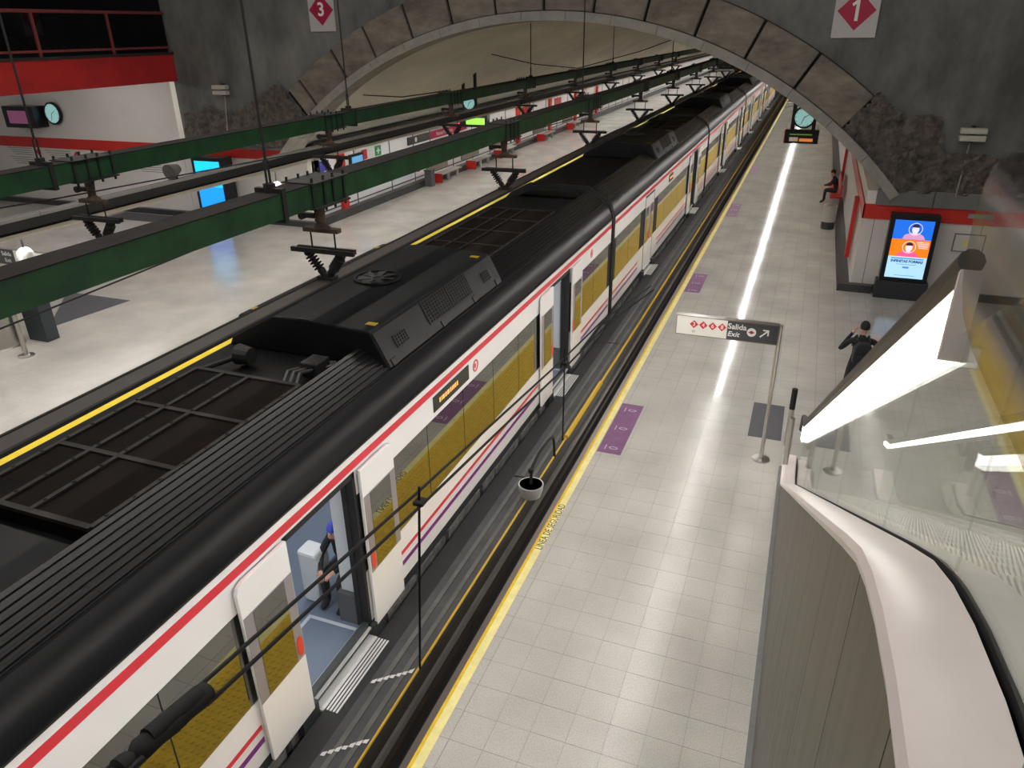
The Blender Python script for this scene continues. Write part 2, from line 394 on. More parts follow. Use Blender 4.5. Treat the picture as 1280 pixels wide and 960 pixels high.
# ---- vault beyond the arch
va = MB(); n = 44
for i in range(n):
    a, b = -50+100*i/n, -50+100*(i+1)/n
    for k in range(16):
        y0, y1 = YA+.6+8*k, YA+.6+8*(k+1)
        p, q = ang(a, 13.56), ang(b, 13.56)
        va.add([(p[0], y0, p[1]), (q[0], y0, q[1]), (q[0], y1, q[1]), (p[0], y1, p[1])], [(0, 1, 2, 3)])
struct('ceiling', va, M_vault, 'cream plastered barrel vault of the tunnel beyond the arch', True)
struct('wall_end', B(-20, 4, 150, 150.3, -1.2, 9), M_blackm, 'dark far end of the tunnel')
# ---- left long wall
XL = -18.0
wl = struct('wall_left', B(XL-.3, XL, 24.9, 150, 0, 2.95), M_whiteb, 'white panelled wall with a red band behind the far platform')
obj('red_band', B(XL-.01, XL+.03, 24.62, 150, 2.5, 2.85), M_red, wl)
struct('baseboard_left', B(XL, XL+.35, 24.65, 150, 0, .3), M_base, 'dark plinth along the foot of the far wall')
led = struct('trim_1', MB().box(XL-.3, XL+.9, 23.95, 150, 2.98, 3.2).box(XL+.8, XL+.9, 23.95, 150, 3.2, 3.34), M_girtop, 'dark ledge above the red band of the far wall')
for i in range(30): obj('uplight', B(XL+.15, XL+.25, 24.5+3*i, 27.2+3*i, 3.22, 3.26), mat('uplight_glow', (1, .95, .86), .5, emit=75), led)
obj('panel_rail', MB().box(XL, XL+.04, 25, 150, .42, .46), M_base, wl)
for y in [25.0, 27.9, 30.9, 33.2] + [35+2.6*i for i in range(18)]:
    obj('panel_seam', B(XL, XL+.02, y, y+.05, .3, 2.5), M_base, wl)
for y in [26.6, 47.2, 53.8, 60.2, 66.6]:
    obj('pilaster', B(XL, XL+.16, y, y+.4, .25, 2.5), M_red, wl)
# ---- left facing wall with red band
wc = struct('wall_concourse', MB().box(-46, -24.0, 24.6, 25.4, 0, 7.5).box(-24.0, XL, 24.62, 25.4, 0, 3.1), M_white, 'white concourse wall with a red band left of the arch')
obj('red_band', B(-46, XL, 24.56, 24.62, 2.52, 2.95), M_red, wc)
obj('plinth', B(-46, XL+.3, 24.4, 24.6, 0, .22), M_base, wc)
# ---- right facing wall and right long wall
wr = struct('wall_right', MB().box(1.66, 14, 22.95, 23.9, 0, 2.86).box(1.66, 2.2, 23.9, 150, 0, 2.86), M_white, 'white and red wall behind the screen right of the arch')
obj('red_band', MB().box(1.62, 14, 22.91, 22.95, 2.1, 2.5).box(1.62, 1.66, 22.91, 150, 2.1, 2.5), M_red, wr)
obj('cap', MB().box(1.9, 14, 22.86, 22.95, 2.5, 2.92), M_grey3, wr)
struct('baseboard_right', MB().box(1.3, 2.2, 22.72, 22.95, 0, .22).box(2.2, 14, 22.88, 22.95, 0, .22).box(1.3, 1.66, 22.95, 60, 0, .03), M_base, 'dark plinth along the foot of the right wall')
obj('cap_seam', B(3.29, 3.31, 22.85, 22.96, 2.5, 2.92), M_base, wr)
for x in (1.95, 4.6):
    obj('panel_seam', B(x, x+.015, 22.945, 22.955, .22, 2.1), M_grey3, wr)
obj('pilaster', B(1.5, 1.62, 25.2, 25.6, .35, 2.2), M_red, wr)
obj('pilaster', B(1.5, 1.62, 38.0, 38.4, .35, 2.2), M_red, wr)
hall_lamp_n = ['over the far platform', 'over the empty track', 'over the train', 'over the near platform']  # assumed lamps out of view, added to brighten the arch wall and train
for i, x in enumerate((-15.5, -9.8, -4.0, 1.8)):
    hl = tag(bpy.data.objects.new('assumed_luminaire', None), 'assumed long luminaire out of view, added to brighten the hall ' + hall_lamp_n[i], 'lamp', 'assumed luminaires added to the hall')
    COL.objects.link(hl); hl.location = (x, 9, 11.0)
    obj('housing', B(x-.16, x+.16, 0, 18, 11.06, 11.16), M_grey3, hl)
    obj('tube', B(x-.10, x+.10, .05, 17.95, 11.0, 11.06), mat('assumed_tube_glow', (1.0, .95, .9), .5, emit=HALL), hl)
# ---- mezzanine edge upper left
XM = -22.0
mz = struct('wall_mezzanine', B(XM-.35, XM, 6, 22.98, 5.45, 6.35), M_reddk, 'dark red mezzanine fascia at the upper left')
obj('fascia_lip', B(XM-.35, XM+.06, 6, 22.98, 6.35, 6.43), M_iron, mz)
for y in [9.5+2.72*i for i in range(5)]:
    obj('rail_post', B(XM-.05, XM+.01, y, y+.09, 6.43, 7.72), mat('rail_red_brown', (.19, .035, .035), .5), mz)
obj('top_rail', MB().tube([(XM-.02, 6, 7.68), (XM-.02, 22.9, 7.68)], .05), mat('rail_red_brown', (.19, .035, .035), .5), mz)
obj('lower_rail', B(XM-.05, XM, 6, 22.9, 6.55, 6.62), mat('rail_red_brown', (.19, .035, .035), .5), mz)
for y in [9.6+2.72*i for i in range(5)]:
    obj('glass_pane', B(XM-.03, XM-.02, y, min(y+2.6, 22.85), 6.62, 7.64), M_glass2, mz)
ml = tag(bpy.data.objects.new('added_luminaire', None), 'added luminaire hidden behind the red fascia to brighten the concourse', 'lamp'); COL.objects.link(ml); ml.location = (-26, 15, 6.2)  # unseen lamp added to brighten the white concourse wall
obj('housing', B(-26.15, -25.85, 7, 23, 6.22, 6.29), M_grey3, ml); obj('tube', B(-26.1, -25.9, 7.1, 22.9, 6.17, 6.22), mat('added_tube_glow', (1, .95, .92), .5, emit=16), ml)
struct('wall_mezzanine_room', MB().box(-30, -29.8, 4, 24.5, 6.4, 14).box(-30, XM-.36, 4, 24.5, 6.3, 6.4).box(-30, -22.2, 23.2, 23.4, 6.4, 14), M_night, 'dark blue room behind the mezzanine railing')

# ================================================================== TRAIN
XS = -4.38; XC = -5.87; XO = XC*2-XS
tr = thing('commuter_train', (XC, 9.4, -1.0), 'white commuter train with red and purple stripes and black roof standing at the platform', 'train')
WZ0, WZ1 = .95, 2.10
def car(y0, y1, doors, hvac, meshes, near=False):
    s = MB(); prev = y0; segs = []
    for (a, b, op) in doors + [(y1, y1, 0)]:
        segs.append((prev, a)); prev = b
    for a, b in segs:
        s.box(XS-.08, XS, a, b, .18, WZ0).box(XS-.08, XS, a, b, WZ1, 2.68)
        s.box(XS-.08, XS-.012, a, b, WZ0, WZ1, 1)
    for (a, b, op) in doors: s.box(XS-.08, XS, a, b, 2.42, 2.68)
    obj('side_wall', s, [M_body, M_rubber], tr)
    sh = MB().box(XO, XO+.08, y0, y1, .18, 2.68).box(XO, XS-.08, y0, y0+.06, .1, 2.68).box(XO, XS-.08, y1-.06, y1, .1, 2.68)
    obj('car_shell', sh, M_body, tr)
    obj('car_floor', B(XO, XS-.07, y0, y1, .02, .1), M_int, tr)
    obj('cabin_ceiling', B(XO+.08, XS-.08, y0, y1, 2.5, 2.56), M_intl, tr)
    obj('cabin_light', B(XC-.15, XC+.15, y0+.5, y1-.5, 2.47, 2.5), M_cabin, tr)
    pr_ = [(XS, 2.68), (XS-.03, 2.82), (XS-.09, 2.95), (XS-.16, 3.04), (XS-.23, 3.10)]
    pl = [(XC*2-x, z) for x, z in pr_]
    obj('roof_shoulder', MB().sheet(pr_, 'y', y0, y1), M_roof, tr, True)
    obj('roof_shoulder', MB().sheet(pl, 'y', y0, y1), M_roof, tr, True)
    obj('drip_rail', MB().box(XS-.02, XS+.02, y0, y1, 2.665, 2.69), M_black, tr)
    obj('roof_deck', MB().box(XO+.2, XS-.2, y0, y1, 3.02, 3.10), M_roofd, tr)
    # windows: panes with thin black joints
    for a, b in segs:
        a2, b2 = a+.62 if a > y0 else a+.25, b-.62 if b < y1 else b-.25
        if b2-a2 < .4: continue
        k = max(1, round((b2-a2)/1.25)); wd = (b2-a2)/k
        for i in range(k):
            obj('window', B(XS-.012, XS-.004, a2+wd*i+.008, a2+wd*(i+1)-.008, WZ0+.01, WZ1-.01), M_win, tr)
    # stripes
    obj('red_stripe', B(XS-.002, XS+.004, y0+.02, y1-.02, 2.465, 2.565), M_tred, tr)
    for a, b in segs:
        a2, b2 = a+.85 if a > y0 else a+.05, b-.75 if b < y1 else b-.05
        if b2-a2 < .5: continue
        obj('lower_red_stripe', B(XS-.002, XS+.004, a2, b2, .58, .64), M_tred, tr)
        obj('lower_purple_stripe', B(XS-.002, XS+.004, a2+.02, b2, .40, .47), M_tpur, tr)
    obj('skirt', MB().box(XS-.1, XS-.015, y0+.1, y1-.1, .02, .18), M_skirt, tr)
    y = y0+.3
    while y < y1-.8:
        L_ = random.uniform(.5, 1.3); d_ = random.uniform(0, .12)
        obj('underframe_box', B(XS-.9, XS-.02-d_*.3, y, min(y+L_, y1-.1), -.62, -.02-random.uniform(0, .06)), M_under, tr); y += L_+random.uniform(.05, .2)
    # doors
    for (a, b, op) in doors:
        W = (b-a)/2+.08
        fr = MB().box(XS-.1, XS+.005, a, a+.05, .1, 2.42).box(XS-.1, XS+.005, b-.05, b, .1, 2.42).box(XS-.1, XS+.005, a, b, 2.36, 2.43)
        fr.box(XS-.17, XS-.1, b-.06, b, .1, 2.4)
        obj('door_portal', fr, M_rubber, tr)
        for sgn in (-1, 1):
            if op: ya, yb = (a-W-.02, a-.02) if sgn < 0 else (b+.02, b+W+.02)
            else: ya, yb = (a+.01, (a+b)/2-.004) if sgn < 0 else ((a+b)/2+.004, b-.01)
            x0, x1 = (XS+.03, XS+.075) if op else (XS-.03, XS+.004)
            zt = 2.44; c = .10
            if sgn < 0: P = [(ya+.03, .12), (yb, .12), (yb, zt), (ya+c, zt), (ya+.03, zt-.03), (ya, zt-c)]
            else: P = [(ya, .12), (yb-.03, .12), (yb, zt-c), (yb-.03, zt-.03), (yb-c, zt), (ya, zt)]
            dl = obj('door_leaf', MB().prism(P, 'x', x0, x1), M_body, tr, bevel=.008)
            obj('leaf_surround', B(x1, x1+.004, ya+.012, yb-.012, WZ0, WZ1-.04), M_winf, dl)
            obj('leaf_window', B(x1+.004, x1+.009, ya+.14, yb-.14, WZ0+.015, WZ1-.055), M_win, dl)
            ye = yb-.07 if sgn < 0 else ya+.07
            mb = MB().prism([(ye+.045*math.cos(t*math.pi/8), 1.12+.13*math.sin(t*math.pi/8)) for t in range(16)], 'x', x1+.004, x1+.012)
            obj('red_edge_mark', mb, mat('door_mark_red', (.80, .05, .03), .4), dl)
        # step
        sp = MB().box(XS-.02, XS+.30, a+.06, b-.06, -.03, .0)
        sto = obj('door_step', sp, M_alu, tr)
        for k in range(6):
            obj('tread_bar', B(XS+.05+.042*k, XS+.072+.042*k, a+.08, b-.08, 0, .012), M_alu, sto)
        obj('sill', B(XS-.14, XS+.02, a+.02, b-.02, .10, .125), M_alu, tr)
        obj('step_bracket', B(XS-.02, XS+.07, a-.25, a+.05, -.12, .17), M_skirt, tr); obj('step_bracket', B(XS-.02, XS+.07, b-.05, b+.22, -.12, .17), M_skirt, tr)
        # vestibule
        vb = MB().box(XO+.09, XO+.14, a-.9, b+.9, .1, 2.45)
        obj('vestibule_wall', vb, M_intw, tr)
        obj('grab_pole', MB().tube([(XC+.2, (a+b)/2+.35, .1), (XC+.2, (a+b)/2+.35, 2.5)], .018), mat('pole_dark', (.03, .03, .035), .4), tr)
        if op:
            scn = obj('draught_screen', MB().box(XS-.42, XS-.2, b+.02, b+.07, .55, 2.1), M_intl, tr, bevel=.02)
            obj('screen_base', B(XS-.44, XS-.18, b-.05, b+.09, .1, .56), mat('grey_plastic', (.10, .10, .11), .5), scn)
            obj('floor_edge_line', MB().box(XS-.85, XS-.16, b-.16, b-.11, .1, .104).box(XS-.88, XS-.83, a+.1, b-.11, .1, .104), mat('pale_line', (.5, .55, .6), .5), tr)
    # HVAC box
    def fairing(a, b):
        if b-a < .3: return
        f = MB(); p0, p1 = Vector((XS-.22, 0, 3.10)), Vector((XS-.64, 0, 3.36))
        f.prism([(p0.x, p0.z), (p1.x, p1.z), (p1.x, p1.z-.06), (p0.x-.04, p0.z-.02)], 'y', a, b)
        fo = obj('roof_fairing', f, M_rib, tr)
        d = (p1-p0); nrm = Vector((-d.z, 0, d.x)).normalized()
        if nrm.z < 0: nrm = -nrm
        for i in range(7):
            c0 = p0+d*((i+.12)/7); c1 = p0+d*((i+.70)/7); q = nrm*.022
            mb = MB().prism([(c0.x, c0.z), (c0.x+d.x*.02+q.x, c0.z+d.z*.02+q.z), (c1.x-d.x*.02+q.x, c1.z-d.z*.02+q.z), (c1.x, c1.z)], 'y', a+.01, b-.01)
            obj('rib', mb, M_rib, fo)
    a, b = hvac
    fairing(y0+.12, a-.02); fairing(b+.02, y1-.12)
    pf = [(XS-.22, 3.10), (XS-.47, 3.58), (XC, 3.64), (XO+.47, 3.58), (XO+.22, 3.10)]
    hv = obj('air_conditioner', MB().prism(pf, 'y', a, b), M_hvac, tr, bevel=.03)
    d = Vector((XS-.47-(XS-.22), 0, .48)); p0 = Vector((XS-.22, 0, 3.10)); nrm = Vector((.48, 0, .25)).normalized()
    def onside(u0, u1, ya, yb, t0, t1):
        c = [p0+d*u0, p0+d*u1]
        return MB().add([(c[0].x+nrm.x*t, y, c[0].z+nrm.z*t) if e == 0 else (c[1].x+nrm.x*t, y, c[1].z+nrm.z*t) for t in (t0, t1) for (e, y) in ((0, ya), (0, yb), (1, yb), (1, ya))],
                        [(0, 1, 2, 3), (4, 5, 6, 7), (0, 1, 5, 4), (1, 2, 6, 5), (2, 3, 7, 6), (3, 0, 4, 7)])
    L_ = b-a
    obj('side_cover', onside(.03, .93, a+.02, b-.02, .0, .012), M_hvacs, hv)
    def grille(ya, yb, u0, u1, n1, n2):
        g = obj('grille', onside(u0, u1, ya, yb, .012, .018), M_black, hv)
        if not near: return
        lat = MB()
        for i in range(n1+1):
            y = ya+(yb-ya)*i/n1; q = onside(u0, u1, y-.008, y+.008, .018, .03); lat.add(q.v, q.f)
        for i in range(n2+1):
            u = u0+(u1-u0)*i/n2; q = onside(u-.012, u+.012, ya, yb, .018, .03); lat.add(q.v, q.f)
        obj('grille_lattice', lat, M_hvacs, g)
    grille(a+L_*.33, a+L_*.51, .30, .92, 9, 7); grille(a+L_*.53, a+L_*.71, .30, .92, 9, 7)
    grille(a+L_*.09, a+L_*.17, .32, .62, 5, 4); grille(a+L_*.84, a+L_*.91, .32, .62, 5, 4)
    for u in (.02, .40, .69, .93): obj('latch', onside(.02, .2, a+L_*u, a+L_*u+.12, .012, .03), M_black, hv)
    cx, cyy = XC+.05, a+L_*.48
    fan = obj('fan_well', MB().lathe([(.36, 0), (.36, .03), (.31, .03), (.30, -.005), (.02, -.005)], (cx, cyy, 3.64), 24), M_black, hv)
    for k in range(7):
        t = 2*math.pi*k/7; u = Vector((math.cos(t), math.sin(t), 0)); v = Vector((-math.sin(t), math.cos(t), 0)); c = Vector((cx, cyy, 3.645))
        obj('fan_blade', flat([c+u*.06-v*.03, c+u*.29-v*.07+Vector((0, 0, .02)), c+u*.29+v*.07, c+u*.06+v*.03], (0, 0, 1), .006), mat('fan_grey', (.09, .09, .09), .5, .5), fan)
    for (dx, dy) in ((.9, .25), (-.9, .25), (.9, L_-.3), (-.9, L_-.3)):
        x, y = XC+dx, a+dy
        z = 3.64-.06*abs(dx)/1.02
        obj('warning_label', B(x-.07, x+.07, y-.05, y+.05, z-.01, z+.006), mat('label_yellow', (.45, .32, .02), .5), hv)
    # roof mesh units
    for (a, b, rows) in meshes:
        x0, x1, z = XS-.76, XO+.72, 3.30
        un = obj('resistor_case', MB().box(x1, x0, a, b, 3.10, z-.03), M_mesh, tr)
        cols = [x0, x0-.72, x0-1.08, x1]
        for i in range(rows):
            ya, yb = a+(b-a)*i/rows, a+(b-a)*(i+1)/rows
            for c0, c1 in zip(cols, cols[1:]):
                obj('mesh_panel', B(c1+.02, c0-.02, ya+.02, yb-.02, z-.03, z-.012), M_mesh, un)
        for i in range(rows+1):
            y = a+(b-a)*i/rows; obj('cross_bar', B(x1, x0, y-.03, y+.03, z-.03, z+.01), M_meshf, un)
        for c in cols: obj('long_bar', B(c-.025, c+.025, a, b, z-.03, z+.012), M_meshf, un)
        obj('case_rail', MB().tube([(x0+.03, a, z-.08), (x0+.03, b, z-.08)], .035), M_meshf, un)
        bo = MB()
        for i in range(int((b-a)/.3)):
            for c in cols: bo.box(c-.012, c+.012, a+.15+.3*i, a+.174+.3*i, z+.012, z+.022)
        q = obj('bolts', bo, M_iron, un); q['kind'] = 'stuff'
def gangway(y):
    pr_ = [(XS+.03, .12), (XS+.03, 2.7), (XS-.06, 3.0), (XS-.24, 3.18), (XS-.7, 3.42), (XC, 3.45)]
    pr_ += [(XC*2-x, z) for x, z in pr_[-2::-1]]
    inn = [(XC+(x-XC)*.93, z if z < 1 else z-.12) for x, z in pr_]
    for dy in (-.09, .05):
        obj('gangway_bellows', MB().prism(pr_ + inn[::-1], 'y', y+dy, y+dy+.06), M_rubber, tr)
    obj('gangway_bellows', MB().prism(pr_[1:-1] and [(XC+(x-XC)*.97, z-.03 if z > 1 else z) for x, z in pr_] + [(XC+(x-XC)*.9, z-.14 if z > 1 else z) for x, z in pr_[::-1]], 'y', y-.2, y+.2), M_rubber, tr)
G = [18.34, 36.05, 53.8, 71.5, 89.2]
car(.6, G[0]-.15, [(4.78, 6.12, 1), (13.33, 14.62, 1)], (7.48, 11.34), [(3.45, 6.35, 3), (11.75, 15.9, 4)], True)
car(G[0]+.15, G[1]-.15, [(22.4, 23.75, 0), (31.4, 32.75, 1)], (25.0, 29.0), [(30.2, 33.6, 3)], True)
car(G[1]+.15, G[2]-.15, [(41.6, 42.9, 1), (50.2, 51.5, 1)], (42.6, 46.6), [(47.4, 50.6, 3)])
car(G[2]+.15, G[3]-.15, [(58.6, 59.9, 1), (67.0, 68.3, 1)], (60.5, 64.5), [])
car(G[3]+.15, G[4]-.15, [(76.6, 77.9, 1)], (78, 82), [])
for y in G[:4]: gangway(y)
# roof equipment between the mesh unit and the air conditioner
ro = MB()
for k, dx in enumerate((0, .09, .18)):
    ro.tube([(XS-.95-dx, 6.45, 3.13), (XS-1.05-dx, 6.75, 3.24), (XS-1.0-dx, 7.1, 3.17), (XS-.8-dx, 7.4, 3.13)], .022)
obj('roof_hose', ro, mat('hose_grey', (.10, .10, .10), .45, .4), tr)
obj('junction_box', B(XS-1.2, XS-.95, 6.95, 7.25, 3.10, 3.28), M_hvacs, tr, bevel=.02)
obj('blower', MB().tube([(XO+.85, 6.95, 3.26), (XO+1.05, 6.95, 3.26)], [.14, .11], 14).tube([(XO+.62, 6.5, 3.2), (XO+.85, 6.9, 3.24)], .035), M_hvacs, tr)
obj('hood', MB().prism([(XS-.8, 3.1), (XS-.8, 3.22), (XO+.75, 3.24), (XO+.75, 3.1)], 'y', .8, 3.3), M_hvac, tr, bevel=.02)
# destination displays and round logos on the side
def display(y0, y1, z0, z1, lit):
    dsp = obj('destination_display', B(XS, XS+.012, y0, y1, z0, z1), mat('display_black', (.02, .02, .02), .25), tr, bevel=.004)
    if lit:
        y = y0+.18
        for wd in (.05, .03, .07, .06, .08, .05, .03, .04, .06, .05):
            obj('amber_character', B(XS+.012, XS+.015, y, y+wd*.8, (z0+z1)/2-.035, (z0+z1)/2+.035), emis('amber_led', (.9, .42, .10), .45), dsp); y += wd+.012
display(8.15, 9.35, 2.18, 2.42, True); display(26.2, 27.0, 2.18, 2.42, True)
def logo(y, z):
    r = .10; mb = MB(); n = 24
    for k in range(n):
        a, b = 2*math.pi*k/n, 2*math.pi*(k+1)/n
        mb.prism([(y+r*math.cos(a), z+r*math.sin(a)), (y+r*math.cos(b), z+r*math.sin(b)), (y+.72*r*math.cos(b), z+.72*r*math.sin(b)), (y+.72*r*math.cos(a), z+.72*r*math.sin(a))], 'x', XS+.001, XS+.006)
    for k in range(12):
        a, b = R(90)+math.pi*k/12, R(90)+math.pi*(k+1)/12
        mb.prism([(y+.45*r*math.cos(a), z+.45*r*math.sin(a)), (y+.45*r*math.cos(b), z+.45*r*math.sin(b)), (y+.02, z+.0)], 'x', XS+.001, XS+.006)
    obj('round_logo', mb, M_tred, tr)
logo(9.62, 2.29); logo(16.35, 2.29)
# seat and console inside the first open door
se = obj('seat', MB().box(-5.32, -4.86, 6.55, 7.0, .40, .51).box(-5.32, -4.86, 6.95, 7.05, .4, 1.1).box(-5.2, -5.0, 6.7, 6.9, .1, .42), mat('seat_blue', (.05, .07, .14), .7), tr, bevel=.04)
obj('side_console', MB().prism([(-5.48, .1), (-5.25, .1), (-5.18, .8), (-5.22, .9), (-5.5, .92)], 'y', 6.22, 6.5), M_intl, tr, bevel=.04)

# ================================================================== OVERHEAD LINE
ZB0, ZB1 = 5.05, 5.34
BX1, BX2 = -5.75, -10.2
def girder(x, label, rods):
    g = thing('green_girder', (x, 8, ZB0), label, 'girder', 'overhead girders')
    mb = MB().box(x-.17, x+.17, -2, 148, ZB0, ZB1-.012)
    obj('girder_web', mb, M_green, g)
    obj('girder_top', MB().box(x-.175, x+.175, -2, 148, ZB1-.012, ZB1), M_girtop, g)
    for y in rods:
        top = 11.5 if y < 23 else CZ+math.sqrt(13.5**2-(x-CX)**2)
        obj('hanger_rod', MB().tube([(x, y, ZB1+.35), (x, y, top)], .016).tube([(x, y, ZB1), (x, y, ZB1+.1)], .07, 6)
            .tube([(x, y-.03, ZB1+.1), (x, y-.03, ZB1+.36)], .014, 6).tube([(x, y+.03, ZB1+.1), (x, y+.03, ZB1+.36)], .014, 6), M_iron, g)
        obj('rod_clamp', MB().box(x-.19, x+.19, y-.035, y+.035, ZB0-.05, ZB1+.05), M_iron, g)
    return g
girder(BX1, 'green steel girder running above the train roof', [7.1, 20.0, 33.0, 46])
girder(BX2, 'green steel girder above the empty track, farther from the camera', [7.75, 15.8, 28.4, 41])
def cond(x, label):
    c = thing('conductor_rail', (x, 8, 3.9), label, 'conductor rail', 'overhead conductor rails')
    obj('top_flange', B(x-.115, x+.115, -2, 148, 4.0, 4.03), M_bar, c)
    obj('profile', B(x-.10, x-.04, -2, 148, 3.90, 4.0), M_blackm, c)
    for s_x in (-.155, .115): obj('edge_lip', B(x+s_x, x+s_x+.04, -2, 148, 4.0, 4.036), M_blackm, c)
cond(BX1, 'dark brown overhead conductor rail above the train'); cond(BX2, 'overhead conductor rail above the empty track')
def hanger(x, y, label):
    h = thing('insulator_hanger', (x, y, 4.03), label, 'insulator hanger', 'insulator hangers under the girders')
    cl = MB()
    for dy in (-.34, -.1, .1, .34): cl.box(x+.176, x+.19, y+dy-.018, y+dy+.018, ZB0-.07, ZB1+.07).box(x-.19, x-.176, y+dy-.018, y+dy+.018, ZB0-.07, ZB1+.07)
    q = obj('girder_clamp', cl, M_iron, h); q['kind'] = 'stuff'
    obj('clamp_plate', MB().box(x-.24, x+.24, y-.38, y+.38, ZB0-.02, ZB0).box(x-.24, x+.24, y-.38, y+.38, ZB1, ZB1+.015), M_iron, h)
    obj('stem', MB().lathe([(.13, .33), (.075, .26), (.06, .12), (.06, .06), (.12, 0)], (x, y, 4.72), 10), M_rust, h, True)
    obj('pulley_bracket', MB().box(x-.25, x-.05, y-.03, y+.03, 4.84, 4.90).tube([(x-.27, y-.04, 4.86), (x-.27, y+.04, 4.86)], .05, 8), M_iron, h)
    obj('upper_bar', MB().box(x-.26, x+.26, y-.05, y+.05, 4.665, 4.72), M_rust, h)
    for s in (-.18, .18): obj('drop_rod', MB().tube([(x+s, y, 4.43), (x+s, y, 4.70)], .011, 6), M_iron, h)
    obj('crossbar', MB().box(x-.48, x+.48, y-.07, y-.025, 4.39, 4.45).box(x-.44, x+.44, y+.025, y+.07, 4.39, 4.45), M_iron, h)
    for s in (-1, 1):
        p0, p1 = Vector((x+s*.29, y, 4.41)), Vector((x+s*.04, y, 4.09))
        pts = []; rs = []
        prof = [(0, .03), (.08, .055), (.16, .055), (.18, .04)]
        for k in range(5): prof += [(.22+.11*k, .035), (.24+.11*k, .075), (.27+.11*k, .075), (.30+.11*k, .035)]
        prof += [(.8, .055), (.92, .05), (1, .03)]
        for t, r in prof: pts.append(p0.lerp(p1, t)); rs.append(r)
        obj('insulator', MB().tube(pts, rs, 10), M_iron, h)
    obj('rail_clamp', MB().box(x-.12, x+.12, y-.07, y+.07, 4.03, 4.075).box(x-.05, x+.05, y-.05, y+.05, 4.07, 4.12), M_iron, h)
names = ['first', 'second', 'third', 'fourth', 'fifth', 'sixth', 'seventh', 'eighth', 'ninth']
for i in range(9):
    hanger(BX1, 8.0+6.42*i, 'V-shaped insulator hanger under the girder over the train, %s from the camera' % names[i])
for i in range(9):
    hanger(BX2, 8.45+6.45*i, 'V-shaped insulator hanger under the girder over the empty track, %s from the camera' % names[i])
tag(obj('stay_wire', MB().tube([(-14.5, 5.8, 4.2), (-10.2, 7.9, 4.85), (-8.6, 16, 4.9), (-10.2, 40, 4.9)], .012, 6), M_iron), 'thin dark stay wire running beside the farther green girder', 'wire')
tag(obj('stay_wire', MB().tube([(-9.2, 3.5, 3.6), (-7.4, 12.5, 4.6), (-5.75, 20.7, 4.9)], .012, 6), M_iron), 'thin dark stay wire slanting below the nearer green girder over the pale far platform', 'wire')
for (a, b, lab) in (((-10.2, 21.2, 5.4), (-15.2, 24.6, 4.95), 'slack tie cable from the farther girder to the left foot of the arch'),
                    ((-10.2, 34.6, 5.4), (-13.7, 33.0, 6.03), 'tie rod from the farther girder up left to the vault'),
                    ((-10.2, 34.6, 5.4), (-5.0, 36.0, 6.95), 'tie rod from the farther girder up right to the vault')):
    tag(obj('tie_rod', MB().tube([a, Vector(a).lerp(Vector(b), .5)-Vector((0, 0, .12)), b], .02, 6), M_iron), lab, 'tie rod', 'tie rods of the girders')

# ================================================================== SUSPENDED LIGHT TRAYS
def tray(x0, sgn, ya, yb, label, near, MT=None, MC=None, ME=None):
    MT = MT or M_trayt; MC = MC or M_trayb; ME = ME or mat('lamp_edge_pink', (.46, .40, .385), .45)
    """x0: middle of the lid; sgn +1 when the platform is to the right"""
    t = thing('light_tray', (x0, ya+3, 3.4), label, 'lighting tray', 'suspended lighting trays')
    y = ya
    while y < yb:
        L_ = 2.9
        ld = obj('lid_panel', B(x0-.10, x0+.10, y+.008, y+L_-.008, 3.78, 3.845), MT, t)
        if y < 40:
            for dx in (-.035, .045): obj('dust_strip', B(x0+dx-.014, x0+dx+.014, y+.01, y+L_-.01, 3.845, 3.849), M_trays, ld)
        y += L_
    obj('channel', MB().box(x0-.095, x0+.095, ya, yb, 3.60, 3.78), MC, t)
    s = sgn
    def bx(a, b, z0, z1, m_, nm): obj(nm, B(min(x0+s*a, x0+s*b), max(x0+s*a, x0+s*b), ya, yb, z0, z1), m_, t)
    bx(.095, .115, 3.63, 3.68, M_trayg, 'side_profile'); bx(-.02, .16, 3.53, 3.55, M_blackm, 'lamp_housing'); bx(.145, .16, 3.44 if sgn > 0 else 3.515, 3.53, ME, 'lamp_edge'); bx(-.02, -.005, 3.44 if sgn < 0 else 3.515, 3.53, ME, 'lamp_edge')
    bx(.02, .13, 3.55, 3.60, M_trayb, 'lamp_hanger')
    y = ya+.1
    while y < yb:
        obj('lamp', B(min(x0+s*.04, x0+s*.10), max(x0+s*.04, x0+s*.10), y, y+1.42, 3.50, 3.53), M_lamp, t); y += 1.5
    return t
t1 = tray(-1.70, 1, -1.2, 148, 'long dark cable tray with lamps hanging over the near platform edge', True)
obj('yellow_cable', MB().tube([(-1.592, -1.2, 3.85), (-1.592, 5.3, 3.85)], .008, 6).tube([(-1.592, 5.3, 3.855), (-1.592, 6.45, 3.855)], .022, 6).tube([(-1.592, 6.45, 3.85), (-1.592, 40, 3.85)], .012, 6), M_cable, t1)
mk = MB()
for (y, a) in ((1.95, .5), (2.42, .3)):
    for k in range(7):
        yy = y+.022*k; x = -1.79+.026*k
        mk.add([(x, yy, 3.8495), (x+.022, yy+.004, 3.8495), (x+.024, yy+.03+random.random()*.012, 3.8495), (x+.002, yy+.02, 3.8495)], [(0, 1, 2, 3)])
obj('paint_scuff', mk, M_print, t1)['kind'] = 'stuff'
t2 = tray(-14.2, -1, -1.2, 148, 'grey lighting tray hanging over the far platform', False, mat('tray_lid_grey', (.34, .33, .31), .5), mat('tray_side_dark', (.03, .03, .03), .5), mat('tray_cream', (.74, .70, .60), .5))
